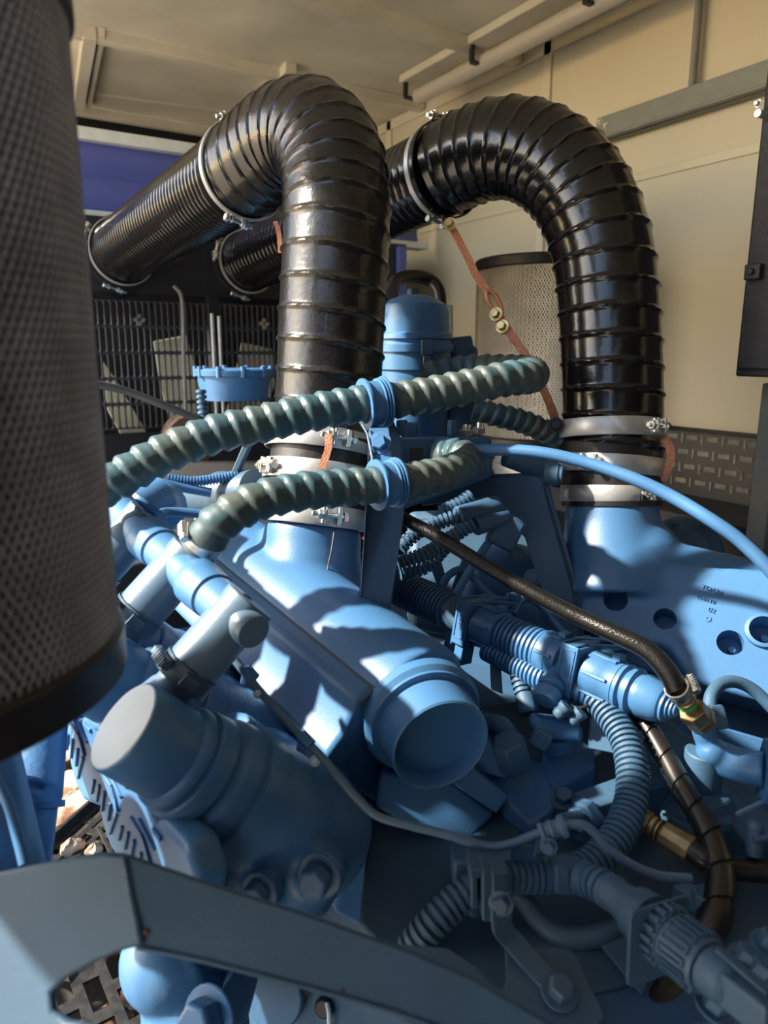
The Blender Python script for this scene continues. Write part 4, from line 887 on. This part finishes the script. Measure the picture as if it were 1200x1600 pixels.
# braided hose end fitting
a_ = (P(1100, 1128, 1.235)-P(1060, 1078, 1.19)).normalized()
th = thing('hose_fitting', 'old brass hex fitting joining the braided hose to the blue elbow', 'fitting', P(1085, 1115, 1.22))
G().lathe(P(1062, 1082, 1.195), a_, [(0, 0), (0, .016), (.018, .016), (.02, .018), (.024, .018), (.026, .014), (.034, .014), (.036, .012), (.05, .012), (.05, 0)], 24).build('ferrule', MT['old_brass'], th)
G().lathe(P(1072, 1097, 1.205), a_, [(0, 0), (0, .0165), (.006, .0165), (.006, 0)], 24).build('green_ring', MT['green'], th)
G().hexa(P(1080, 1108, 1.215), a_, .024, .032).hexa(P(1092, 1120, 1.235), a_, .026, .018).build('hex_body', MT['old_brass'], th, bevel=.0015)
worm_clamp('silver worm clamp on the end of the braided hose', P(1061, 1079, 1.192), a_, .0185, .022, tow(.9, .5, .3), 'zinc', s=.9)
# wrapped hoses
WH = [(960, 1085, 1.40), (1000, 1120, 1.34), (1035, 1175, 1.28), (1068, 1235, 1.22), (1102, 1290, 1.16), (1122, 1345, 1.11), (1125, 1400, 1.07), (1108, 1455, 1.04), (1075, 1510, 1.02), (1045, 1550, .98), (1010, 1600, .95), (980, 1660, .93)]
path = resample(spl(pp(WH), 10), .0012)
def wf(s, th_): ph = (s/.052-th_/(2*PI)) % 1.0; return (.0165+.006*min(1, s/.5))*(1+.02*math.sin(ph*PI)) - (.0026 if ph < .085 else 0)+.0012*ph
o = G().tube(path, wf, 72).build('wrapped_hose', MT['wrap']); tag(o, 'black hose in spiral wrap curving down the right side of the valley', 'hose')
th = thing('hydraulic_hose', 'black hydraulic hose with a long ribbed brass ferrule', 'hose', P(1060, 1320, 1.16))
a0, a1 = P(1005, 1282, 1.19), P(1082, 1330, 1.13); ad = (a1-a0).normalized()
G().tube(spl([a1-ad*.01, a1+ad*.02, P(1120, 1348, 1.13), P(1160, 1358, 1.13), P(1250, 1362, 1.12)], 8), .0185, 24).build('tube', MT['wrap'], th)
g = G().hexa(a0-ad*.01, ad, .02, .022); g.lathe(a0, ad, [(.01, .013), (.016, .018), (.022, .018), (.024, .014), (.027, .019), (.03, .019), (.032, .013), (.036, .013)], 24); g.build('nut', MT['old_brass'], th)
g = G(); L_ = (a1-a0).length; g.lathe(a0+ad*.034, ad, [(0, .013), (0, .019), (.004, .021), (L_-.046, .0225), (L_-.036, .022), (L_-.034, .018)], 10); g.build('ferrule', MT['old_brass'], th, sharp=20, bevel=.001)
# ------------------------------------------------ wiring harness rail
def ext(name, label, cat='connector', group=None): return thing(name, label, cat, P(880, 1040, 1.4), group)
HL = [(600, 893, 1.86), (740, 968, 1.62), (905, 1044, 1.42), (1055, 1108, 1.27)]
H_a = P(745, 972, 1.60); H_b = P(1050, 1106, 1.27); hd = (H_b-H_a).normalized()
def HX(t, u=0, v=0):   # along, up, side
    return H_a+hd*t+hu*u+hs*v
hs = hd.cross(CU).normalized(); hu = hs.cross(hd).normalized()
HLn = (H_b-H_a).length
def along(px): # parameter from pixel x
    lo, hi = -1.5, 1.5
    for _ in range(50):
        m_ = (lo+hi)/2; p = H_a+hd*m_-CO; x = 600+F*p.dot(CR)/p.dot(CF)
        if x < px: lo = m_
        else: hi = m_
    return m_
th = thing('cable_conduit', 'dark corrugated conduit, far end of the wiring harness beside the post', 'conduit', P(660, 930, 1.8))
a, b = along(612), along(706); rings([HX(a), HX(b)], .046, .011, .004, 28).build('tube', MT['blue_shaded'], th)
G().lathe(HX(along(700)), hd, [(0, 0), (0, .040), (.05, .039), (.055, .043), (.085, .043), (.085, 0)], 32).build('coupling', MT['blue_dusty'], th)
G().tube([HX(along(712)), HX(along(712), -.07), HX(along(708), -.13)], .014, 14).build('branch', MT['blue_dusty'], th)
def bracket(px, label):
    t = thing('harness_bracket', label, 'bracket', HX(along(px)), 'harness brackets'); q = HX(along(px))
    g = G().box(q, hd*.010, hu*.052, hs*.046); g.box(q+hd*.001, hd*.016, hu*.048, hs*.040); g.build('body', MT['blue'], t, bevel=.003)
    vf = q-hs*.037
    sg = 1 if (CO-q).dot(hs) > 0 else -1
    vf = q+hs*sg*.036
    # front panel facing the camera side with ribs
    g = G().box(q+hd*.018*-1+hs*0, hd*.003, hu*.054, hs*.048)
    g.box(q+hs*sg*.047+hu*.002, hd*.019, hu*.050, hs*.003); fpz = g.build('face_plate', MT['blue'], t, bevel=.002)
    g = G()
    for k in (-1, 1): g.box(q+hs*sg*.0505+hd*.013*k+hu*.006, hd*.0015, hu*.038, hs*.0015)
    g.box(q+hs*sg*.0505+hu*.043, hd*.013, hu*.0015, hs*.0015).box(q+hs*sg*.0505-hu*.032, hd*.013, hu*.0015, hs*.0015)
    g.build('rib', MT['blue'], fpz)
    txt('JTM', q+hs*sg*.0503+hu*.004, .020, hu*-1, hs*sg, fpz, 'raised_characters', 'blue')
    g = G().box(q-hu*.070-hd*.0+hs*sg*.02, hd*.012, hu*.026, hs*.020); g.build('lower_tab', MT['blue'], t, bevel=.002)
    g = G().beam(q+hu*.052-hd*.02-hs*sg*.0, q+hu*.05-hs*sg*.10+hd*.02, hu, .012, .006); g.box(q+hu*.054-hs*sg*.10+hd*.02, hd*.012, hu*.008, hs*.012); g.beam(q+hu*.05+hd*.012, q+hu*.046-hs*sg*.09+hd*.04, hu, .008, .005); g.build('latch_arm', MT['blue'], t, bevel=.0015)
    return t
bracket(742, 'blue harness bracket, farther of two along the wiring rail')
bracket(905, 'light blue harness bracket, nearer of two along the wiring rail')
def housing(px0, px1, r, name, label):
    t = thing(name, label, 'connector', HX(along(px0)), 'harness connectors'); a, b = along(px0), along(px1); L = b-a
    G().lathe(HX(a), hd, [(0, 0), (0, r*.94), (.003, r), (L*.55, r), (L*.58, r*.97), (L*.97, r*.97), (L, r*.9), (L, 0)], 28).build('shell', MT['blue'], t)
    g = G(); sg = 1 if (CO-HX(a)).dot(hs) > 0 else -1
    for ang in (20, 75, 130, -40):
        dd = hu*math.cos(math.radians(ang))+hs*sg*math.sin(math.radians(ang)); g.box(HX(a+L*.45)+dd*r*1.02, hd*L*.38, dd*.0025, dd.cross(hd)*.003); g.build('latch_rib', MT['blue'], t, bevel=.001); g = G()
    g.box(HX(a+L*.75)+hu*(r+.004), hd*.008, hu*.006, hs*.012); g.build('latch_tab', MT['blue'], t, bevel=.001); g = G().box(HX(a+L*.55)-hu*(r+.004)+hs*sg*.006, hd*.010, hu*.005, hs*.010)
    g.build('latch_tab', MT['blue'], t, bevel=.001)
    return t
housing(752, 786, .047, 'cable_connector', 'ribbed blue connector sleeve just after the farther harness bracket')
o = rings([HX(along(783)), HX(along(852))], .043, .0115, .006, 36).build('corrugated_conduit', MT['blue']); tag(o, 'fat light blue corrugated conduit, upper one between the two brackets', 'conduit')
housing(850, 884, .047, 'cable_connector', 'ribbed blue connector sleeve just before the nearer harness bracket')
housing(922, 972, .045, 'cable_connector', 'ribbed blue connector sleeve after the nearer harness bracket')
a = along(972); L = along(1058)-a
o = G().lathe(HX(a), hd, [(0, 0), (0, .044), (.008, .045), (.012, .038), (.018, .038), (.02, .045), (.028, .045), (.032, .037), (.042, .037), (.045, .042), (L*.68, .037), (L*.76, .032), (L*.78, .026), (L*.80, .030), (L*.84, .030), (L*.85, .023), (L*.90, .023), (L*.91, .018), (L*.955, .018), (L*.96, .014), (L, .013), (L, 0)], 36).build('end_plug', MT['blue'], sharp=25); tag(o, 'stepped light blue end plug, nearest tip of the wiring harness', 'plug')
LC = [(762, 1014, 1.56), (800, 1034, 1.51), (850, 1060, 1.44), (890, 1074, 1.40), (925, 1085, 1.38), (955, 1120, 1.33), (978, 1160, 1.28), (988, 1210, 1.23), (984, 1260, 1.19), (965, 1305, 1.15), (938, 1340, 1.12), (905, 1362, 1.10), (875, 1370, 1.09)]
o = rings(spl(pp(LC[:5]), 10), .027, .0105, .005, 26).build('corrugated_conduit', MT['blue']); tag(o, 'light blue corrugated conduit, lower one between the two brackets', 'conduit')
o = rings(spl(pp(LC[4:]), 10), .0275, .0115, .0055, 28).build('corrugated_conduit', MT['blue_dusty']); tag(o, 'long drooping corrugated conduit from the nearer bracket to the junction', 'conduit')
o = rings(spl(pp([(950, 1090, 1.40), (972, 1105, 1.38), (985, 1130, 1.36), (990, 1170, 1.34)]), 8), .018, .0105, .004, 24).build('corrugated_conduit', MT['blue_dusty']); tag(o, 'short corrugated conduit hidden behind the drooping one', 'conduit')
o = rings(spl(pp([(808, 1040, 1.50), (812, 1065, 1.48), (820, 1090, 1.46)]), 8), .018, .0105, .004, 24).build('corrugated_conduit', MT['blue_dusty']); tag(o, 'short corrugated conduit dropping below the lower conduit', 'conduit')
th = thing('branch_connector', 'angled blue branch connector below the nearer bracket', 'connector', P(865, 1080, 1.40))
G().tube(spl(pp([(872, 1042, 1.42), (868, 1058, 1.40), (862, 1072, 1.38)]), 6), .018, 20).build('neck', MT['blue'], th)
G().lathe(P(864, 1066, 1.385), P(850, 1098, 1.36)-P(864, 1066, 1.385), [(0, .0), (0, .024), (.012, .026), (.014, .021), (.018, .021), (.02, .027), (.044, .025), (.046, 0)], 12).build('nut', MT['blue'], th, bevel=.001)
G().lathe(P(820, 1086, 1.46), P(826, 1112, 1.44)-P(820, 1086, 1.46), [(0, .0), (0, .020), (.03, .022), (.04, .018), (.04, 0)], 12).build('tail', MT['blue_dusty'], th, bevel=.001)
o = G().tube(spl(pp([(890, 1098, 1.37), (900, 1106, 1.345), (915, 1104, 1.345), (925, 1096, 1.36)]), 6), .0035, 10).build('cable_tie', MT['black_metal']); tag(o, 'black cable tie round the nearer harness bracket', 'cable tie')
# junction and front connector
th = thing('harness_junction', 'dark blue Y junction where three corrugated conduits meet', 'junction', P(885, 1368, 1.08))
G().box(P(888, 1368, 1.07), (CR*.98-CU*.08)*.026, CU*.022, CF*.02).build('body', MT['blue_dusty'], th, bevel=.006, seg=3)
G().cyl(P(900, 1368, 1.06), P(925, 1378, 1.045), .0245).cyl(P(880, 1368, 1.08), P(862, 1368, 1.085), .024).build('collar', MT['blue_dusty'], th, bevel=.002)
G().box(P(882, 1372, 1.045), CR*.006, CU*.012, CF*.003).box(P(896, 1374, 1.045), CR*.005, CU*.011, CF*.003).build('latch', MT['blue_dusty'], th, bevel=.001)
o = rings(spl(pp([(866, 1370, 1.085), (830, 1371, 1.08), (790, 1372, 1.07), (760, 1378, 1.06)]), 8), .0235, .0112, .005, 26).build('corrugated_conduit', MT['blue_dusty']); tag(o, 'corrugated conduit running left from the junction to the square clamp', 'conduit')
o = rings(spl(pp([(758, 1380, 1.06), (735, 1392, 1.05), (705, 1415, 1.04), (675, 1445, 1.03), (645, 1480, 1.03), (620, 1520, 1.04)]), 8), .0235, .0115, .006, 28).build('corrugated_conduit', MT['blue_grey']); tag(o, 'corrugated conduit dropping from the square clamp behind the beam', 'conduit')
o = rings(spl(pp([(912, 1374, 1.055), (935, 1382, 1.03), (955, 1395, 1.01)]), 8), .0245, .0105, .004, 26).build('corrugated_conduit', MT['blue_dusty']); tag(o, 'short corrugated conduit from the junction to the big plug', 'conduit')
th = thing('multi_pin_plug', 'big ribbed blue plug on a square plate at lower right', 'connector', P(1060, 1470, .93))
k0 = P(950, 1390, 1.015); k1 = P(1180, 1568, .80); kd = (k1-k0).normalized(); KL = (k1-k0).length
def K(t): return k0+kd*t
def kp(px):
    lo, hi = 0, 1.0
    for _ in range(40):
        m_ = (lo+hi)/2; p = K(m_)-CO; x = 600+F*p.dot(CR)/p.dot(CF)
        if x < px: lo = m_
        else: hi = m_
    return m_
G().lathe(K(kp(945)), kd, [(0, 0), (0, .023), (kp(958)-kp(945), .0255), (kp(964)-kp(945), .023), (kp(990)-kp(945), .027), (kp(994)-kp(945), .034), (kp(1018)-kp(945), .036), (kp(1022)-kp(945), 0)], 36).build('rear_shell', MT['blue_grey'], th)
ksd = kd.cross(CU).normalized(); ku = ksd.cross(kd).normalized()
pc = K(kp(1030)); pn = kd.copy(); pu = CU*1.0; pu = (pu-pn*pu.dot(pn)).normalized(); pw_ = pn.cross(pu)
corn = []
for (a_, b_) in ((-1, -1), (1, -1), (1, 1), (-1, 1)):
    for q in range(5):
        t_ = (q/4)*PI/2+{(-1,-1): PI, (1,-1): 1.5*PI, (1,1): 0, (-1,1): PI/2}[(a_, b_)]
        corn.append(pc+pw_*(a_*.040+.004+math.cos(t_)*.010)+pu*(b_*.040-.012+math.sin(t_)*.010))
G().prism(corn, pn*.005).build('flange_plate', MT['blue_grey'], th, bevel=.001)
g = G(); t0, t1_ = kp(1034), kp(1052); g.lathe(K(t0), kd, [(0, 0), (0, .034), (t1_-t0, .034), (t1_-t0, 0)], 40)
for k in range(18):
    t_ = 2*PI*k/18; d_ = ku*math.cos(t_)+ksd*math.sin(t_); g.box(K((t0+t1_)/2)+d_*.036, kd*(t1_-t0)*.42, d_*.004, d_.cross(kd)*.0032)
g.build('lock_ring', MT['blue_grey'], th, bevel=.001)
g = G(); t0, t1_ = kp(1054), kp(1106); g.lathe(K(t0), kd, [(0, 0), (0, .034), (.003, .036), (t1_-t0-.003, .033), (t1_-t0, .031), (t1_-t0, 0)], 40)
for k in range(14):
    t_ = 2*PI*k/14; d_ = ku*math.cos(t_)+ksd*math.sin(t_); w_ = d_.cross(kd)
    for s_ in (-1, 1): g.box(K((t0+t1_)/2)+d_*.0352+w_*s_*.004, kd*(t1_-t0)*.36, d_*.0025, w_*.0012)
    for s_ in (-1, 1): g.box(K((t0+t1_)/2+s_*(t1_-t0)*.36)+d_*.0352, kd*.0012, d_*.0025, w_*.005)
g.build('grip_ring', MT['blue_grey'], th)
t0, t1_ = kp(1108), kp(1142); G().lathe(K(t0), kd, [(0, 0), (0, .027), (.002, .029), (t1_-t0, .028), (t1_-t0+.006, .022), (t1_-t0+.006, 0)], 36).build('front_shell', MT['blue_grey'], th)
t0, t1_ = kp(1138), kp(1215); G().box(K((t0+t1_)/2), kd*(t1_-t0)/2, ku*.020, ksd*.020).build('square_cap', MT['blue_grey'], th, bevel=.004, seg=3)
G().beam(K(kp(1120))+ku*.030, K(kp(1200))+ku*.022, ku, .010, .004).build('locking_bar', MT['blue_grey'], th, bevel=.001)
o = G().prism([P(940, 1478, 1.0), P(1010, 1448, 1.02), P(1010, 1545, .96), P(1002, 1552, .95)], CU*-.004+CF*.004).build('angle_plate', MT['blue_grey'], bevel=.001); tag(o, 'small angled blue plate under the big ribbed plug', 'bracket')
o = G().cyl(P(990, 1505, 1.03), P(990, 1488, 1.03), .026, 24).build('round_stud', MT['blue_dusty'], bevel=.003); tag(o, 'dark round stud under the square plug plate', 'stud')
# bolts and plates on the deck at right
th = thing('deck_bracket', 'angled blue bracket with hex bolt on the deck beside the wrapped hose', 'bracket', P(1100, 1395, 1.1))
G().prism([P(1050, 1383, 1.12), P(1075, 1375, 1.12), P(1112, 1395, 1.1), P(1090, 1410, 1.09)], (0,0,-.03)).build('plate', MT['blue_dusty'], th, bevel=.002)
G().hexa(P(1105, 1412, 1.08), (0,0,1), .024, .02).build('bolt', MT['blue_dusty'], th, bevel=.001)
for k, (x, y, d_) in enumerate(((1165, 1500, .98), (1187, 1520, .96), (1115, 1572, .90), (1200, 1478, .98))):
    o = G().bolt(P(x, y, d_), CV(.2, .9, -.4), .017, .02).build('hex_bolt', MT['blue_dusty'], bevel=.001); tag(o, ['dark blue hex bolt above the plug tip near the right edge', 'hex bolt nearest the right edge beside the plug tip', 'dark bolt below the square cap of the big plug', 'dark bolt cut off by the right edge above the plug'][k], 'bolt')
# square clamp + upright bracket + U pipe
th = thing('square_clamp', 'square blue clamp block holding the conduit on an upright strap bracket', 'clamp', P(765, 1385, 1.04))
u1 = CV(1, -.2, .3); u2 = CV(.35, 1, -.1)
qc = P(762, 1384, 1.035)
G().box(qc, u1*.013, CU*.036, CF*.03).build('block', MT['blue_grey'], th, bevel=.003)
G().box(P(738, 1372, 1.04), u1*.005, CU*.030, CF*.028).box(P(747, 1352, 1.03), u1*.016, CU*.006, CF*.026).box(P(778, 1374, 1.025), u1*.013, CU*.022, CF*.026).build('cheek', MT['blue_grey'], th, bevel=.002)
o_n = CV(.05, .90, -.42); o_p = P(871, 1560, .90)
def OP(x, y): return PN(x, y, o_p, o_n)
th = thing('strap_bracket', 'bent flat blue strap bracket bolted down to the beam plate', 'bracket', P(880, 1560, .92))
dz_ = (OP(790, 1470)-CO).dot(CF)
path = spl([P(783, 1398, dz_-.02), P(783, 1430, dz_-.02), P(786, 1452, dz_-.018), OP(800, 1482)+o_n*.014, OP(835, 1515)+o_n*.006, OP(890, 1572)+o_n*.005], 6); g = G(); vs = []
wd = CV(.78, .34, .52)
tw = CV(.9, .1, .2)
for i, p in enumerate(path):
    f_ = i/(len(path)-1); w_ = tw.lerp(wd, min(1, f_*1.6)).normalized()*.0145; t_ = (path[min(i+1, len(path)-1)]-path[max(i-1, 0)]).normalized(); n_ = t_.cross(w_).normalized()*.003
    vs += [p-w_-n_, p+w_-n_, p+w_+n_, p-w_+n_]
m_ = len(path); g.add(vs, [(i*4+k, i*4+(k+1) % 4, i*4+4+(k+1) % 4, i*4+4+k) for i in range(m_-1) for k in range(4)]+[(3,2,1,0), (m_*4-4, m_*4-3, m_*4-2, m_*4-1)])
g.build('strap', MT['blue_grey'], th, bevel=.001)
G().bolt(P(783, 1412, dz_-.026), tow(-.3, 0, 1), .0115, .009).build('bolt', MT['blue_grey'], th, bevel=.001)
G().bolt(OP(872, 1556)+o_n*.008, CV(.1, .8, -.55), .0165, .018).build('bolt', MT['blue_grey'], th, bevel=.001)
o = G().tube(spl(pp([(790, 1385, 1.10), (815, 1402, 1.09), (838, 1435, 1.07), (868, 1458, 1.05), (905, 1466, 1.04), (950, 1458, 1.04), (990, 1440, 1.05)]), 10), .0155, 22).build('u_pipe', MT['blue_grey']); tag(o, 'smooth U-bent blue-grey pipe behind the strap bracket', 'pipe')
o = G().tube(spl(pp([(745, 1400, 1.12), (742, 1440, 1.10), (728, 1468, 1.08), (705, 1470, 1.09), (690, 1455, 1.1)]), 8), .017, 18).build('small_pipe', MT['blue_shaded']); tag(o, 'dark bent pipe stub below the square clamp', 'pipe')
o = G().box(P(755, 1350, 1.12), CR*.05, CU*.02, CF*.03).box(P(900, 1430, 1.17), CR*.16, CU*.006, CF*.08).build('rear_ledge', MT['blue_dusty'], bevel=.008); tag(o, 'dusty blue ledge behind the U-bent pipe', 'engine casting')
# ------------------------------------------------ foreground beam
th = thing('support_beam', 'dark blue welded steel beam crossing the whole bottom left foreground', 'beam', P(300, 1450, .75))
FN = CV(.10, .35, -1); fp = P(400, 1440, .78)
def FB(x, y): return PN(x, y, fp, FN)
LN = CV(-.28, .30, -1); lp = FB(193, 1335)
def LB(x, y): return PN(x, y, lp, LN)
# right arm: vertical face
G().prism([FB(193, 1335), FB(300, 1372), FB(480, 1430), FB(640, 1487), FB(740, 1530), FB(960, 1660), FB(700, 1640), FB(590, 1572), FB(400, 1521), FB(222, 1478)], -FN*.014).build('right_arm', MT['blue_grey'], th, bevel=.0025)
G().tube(resample(spl([FB(214, 1480), FB(300, 1497), FB(400, 1522), FB(590, 1573), FB(720, 1618)], 6), .01), .0028, 12).build('lower_edge', MT['blue_grey'], th)
# left arm with opening to the grating
G().prism([LB(-250, 1450), LB(-90, 1395), LB(0, 1362), LB(120, 1338), LB(160, 1333), LB(193, 1335), LB(205, 1380), LB(222, 1478), LB(190, 1486), LB(150, 1502), LB(100, 1530), LB(78, 1552), LB(80, 1580), LB(100, 1596), LB(170, 1612), LB(330, 1625), LB(420, 1800), LB(-250, 1800)], -LN*.012).build('left_arm', MT['blue_grey'], th, bevel=.004)
# weld bead
wb = [FB(193+x, y)+FN*.001 for x, y in ((0, 1338), (5, 1360), (10, 1390), (16, 1420), (24, 1450), (30, 1474))]
G().tube(resample(spl(wb, 6), .002), lambda s, t_: .003+.0012*math.sin(s*900), 10).build('weld_bead', MT['blue_grey'], th)
# triangular plate carrying the strap bracket
G().prism([OP(600, 1472), OP(700, 1480), OP(745, 1510), OP(768, 1538), OP(786, 1542), OP(792, 1528), OP(790, 1478), OP(885, 1480), OP(900, 1490), OP(943, 1580), OP(945, 1592), OP(935, 1600), OP(900, 1660), OP(700, 1640), OP(640, 1520)], -o_n*.010).build('gusset_plate', MT['blue_grey'], th, bevel=.002)
# dirt spots
for (x, y, r) in ((229, 1457, .004), (535, 1548, .0025), (480, 1552, .002)):
    G().ball(FB(x, y)+FN*.0005, r, 10, (1, .6, 1)).build('rust_spot', MT['rust'], th)
# ------------------------------------------------ bottom-left blue machine bodies
th = thing('blue_pipe_bend', 'bright blue textured pipe bend at the far left below the grey filter', 'pipe', P(60, 1250, 1.15))
g = G().cyl(P(62, 1120, 1.25), P(48, 1250, 1.13), .047, 40); g.cyl(P(48, 1250, 1.13), P(40, 1400, 1.05), .042, 40, .03)
g.build('bend', MT['blue_cast'], th, remesh=.005, smooth=3)
G().lathe(P(50, 1258, 1.13), P(46, 1290, 1.12)-P(50, 1258, 1.13), [(-.006, .03), (-.006, .048), (.004, .049), (.006, .03)], 40).build('collar', MT['blue'], th)
th = thing('blue_side_housing', 'bright blue curved housing at the bottom left edge above the beam', 'housing', P(0, 1280, 1.0))
g = G().cyl(P(-75, 1180, 1.02), P(-30, 1420, .94), .085, 48); g.build('body', MT['blue'], th)
G().tube(spl(pp([(-8, 1215, .95), (14, 1260, .93), (28, 1310, .92), (38, 1350, .91)]), 6), .007, 12).build('edge_bead', MT['blue'], th)
# ------------------------------------------------ floor: gratings, stones, rusty parts
ZG = FLOOR
th = thing('floor_grating', 'black slotted steel floor grating seen through the beam opening', 'grating', PZ(170, 1540, ZG))
def FG(px, py): return PZ(px, py, ZG)
ga = FG(170, 1500); gx = (FG(300, 1600)-FG(215, 1430)); gx.z = 0; gx.normalize(); gy = gx.cross(Vector((0,0,1)))
right_edge = FG(248, 1500)
g = G(); pitch, wb_, ws = .125, .022, .058
rows = 12; LEN = 1.5
o0 = right_edge-gx*.55
# boundary frame then bars and staggered bridges
for k in range(rows+1):
    p = o0+gy*(k*ws) ; g.box(p+gx*LEN/2, gx*LEN/2, gy*wb_/2, Vector((0,0,.004)))
for k in range(rows):
    for j in range(int(LEN/pitch)+1):
        p = o0+gy*((k+.5)*ws)+gx*(j*pitch+(pitch/2 if k % 2 else 0)); g.box(p, gx*.016+gy*.0, gy*ws/2, Vector((0,0,.0038)))
g.build('slotted_plate', MT['grate'], th)
G().box(o0+gx*LEN/2-gy*.006, gx*LEN/2, gy*.006, Vector((0,0,.03))).build('edge_bar', MT['grate'], th, bevel=.002)
th = thing('floor_grating', 'black slotted steel grating at the foot of the left bank by the rusty stones', 'grating', PZ(120, 1300, ZG))
q0 = PZ(60, 1345, ZG+.02); q1 = PZ(190, 1225, ZG+.02); dg = (q1-q0).normalized(); dn = Vector((0,0,1)).cross(dg)
g = G()
for k in range(8): g.box((q0+q1)/2-dn*k*.045, dg*.5, dn*.009, Vector((0,0,.004)))
for k in range(7):
    for j in range(-6, 7): g.box((q0+q1)/2-dn*(k+.5)*.045+dg*(j*.085+(.04 if k % 2 else 0)), dg*.012, dn*.023, Vector((0,0,.0035)))
g.build('slotted_plate', MT['grate'], th, bevel=.001)
G().box((q0+q1)/2+dn*.012, dg*.5, dn*.006, Vector((0,0,.03))).build('edge_bar', MT['grate'], th, bevel=.002)
# stones
def stone(px, py, sx, sy, sz, mt, label, name='stone', zo=0, rot=0):
    c = PZ(px, py, ZG+zo); g = G(); n = 28; m = 18; rnd = random.Random(px*7+py)
    ph = [rnd.uniform(0, 6) for _ in range(6)]; vs = []
    for i in range(m+1):
        for k in range(n):
            a = PI*i/m; b = 2*PI*k/n
            r = 1+.12*math.sin(3*b+ph[0])*math.sin(a)+.1*math.sin(2*a*2+ph[1])+.08*math.sin(5*b+ph[2]+3*a)+.05*math.sin(9*b+4*a+ph[3])*math.sin(a)
            x, y = math.sin(a)*math.cos(b)*r*sx, math.sin(a)*math.sin(b)*r*sy
            vs.append(c+Vector((x*math.cos(rot)-y*math.sin(rot), x*math.sin(rot)+y*math.cos(rot), math.cos(a)*r*sz)))
    g.add(vs, [(i*n+k, (i+1)*n+k, (i+1)*n+(k+1) % n, i*n+(k+1) % n) for i in range(m) for k in range(n)])
    o = g.build(name, MT[mt], loc=c); tag(o, label, 'stone' if name == 'stone' else 'scrap'); return o
stone(115, 1245, .20, .13, .02, 'stone', 'broad pale slab of stone with rust stains on the floor, lower left', zo=.0, rot=.6)
stone(98, 1155, .09, .08, .045, 'rust', 'dark rusty lump on the floor just below the grey filter', 'rusty_lump')
stone(140, 1175, .12, .05, .05, 'rust', 'dark brown lump beside the upper head cover', 'rusty_lump', rot=.8)
stone(110, 1110, .12, .09, .06, 'rust', 'dark lump in shadow farthest back below the grey filter', 'rusty_lump')
stone(112, 1325, .03, .02, .03, 'stone', 'small pale upright chip by the beam edge', zo=.03)
stone(148, 1330, .022, .02, .025, 'stone', 'small pinkish chip on the grating, right of the pale one', zo=.02)
stone(130, 1420, .2, .2, .03, 'stone', 'stained stone below the floor grating', zo=-.16)
for k, (x, y) in enumerate(((130, 1510), (190, 1470), (220, 1560), (165, 1600), (250, 1520))):
    stone(x, y, .05+.01*k, .04, .03, 'stone' if k % 2 == 0 else 'rust', ['pale stone under the grating, left end of the opening', 'rusty lump under the grating near the weld', 'pale stone under the grating, lower right', 'rusty lump under the grating at the bottom edge', 'pale stone under the grating beside the blue casting'][k], 'stone' if k % 2 == 0 else 'rusty_lump', zo=-.14)
th = thing('rusty_cylinder', 'rust-spotted pale pipe end lying on the floor at the far left', 'scrap', PZ(90, 1155, ZG+.06))
c = PZ(92, 1160, ZG+.08)
G().lathe(c, Vector((-.3, -.6, .75)), [(-.1, .0), (-.1, .075), (0, .075), (0, .06), (-.01, .055), (-.01, 0)], 40).build('body', MT['stone'], th)
o = G().prism([PZ(125, 1165, ZG+.02), PZ(150, 1130, ZG+.02), PZ(190, 1200, ZG+.02), PZ(135, 1215, ZG+.02)], (0, 0, .012)).build('rusty_plate', MT['rust'], bevel=.002); tag(o, 'flat rusty brown plate on the floor by the upper head cover', 'plate')
# ------------------------------------------------ light
w = bpy.data.worlds.new('sky'); SC.world = w; w.use_nodes = True; nt = w.node_tree
bg = nt.nodes['Background']; sk_ = nt.nodes.new('ShaderNodeTexSky'); sk_.sky_type = 'NISHITA'; sk_.sun_disc = False; sk_.sun_elevation = math.radians(26)
to_sun = Vector((-.91, .41, 0)).normalized(); EL = math.radians(38)
to_sun = to_sun*math.cos(EL)+Vector((0, 0, math.sin(EL)))
sk_.sun_rotation = math.atan2(to_sun.x, to_sun.y)
nt.links.new(sk_.outputs[0], bg.inputs['Color']); bg.inputs['Strength'].default_value = .31
sd_ = bpy.data.lights.new('sun', 'SUN'); sd_.energy = 10; sd_.angle = math.radians(2.0); sd_.color = (1, .90, .74)
so = bpy.data.objects.new('sun', sd_); COL.objects.link(so); so.rotation_euler = (-to_sun).to_track_quat('-Z', 'Y').to_euler(); so.location = (-3, 1, 4)
vs_ = SC.view_settings; vs_.view_transform = 'Standard'; vs_.look = 'None'; vs_.gamma = 1; vs_.use_curve_mapping = False; vs_.exposure = 0.7
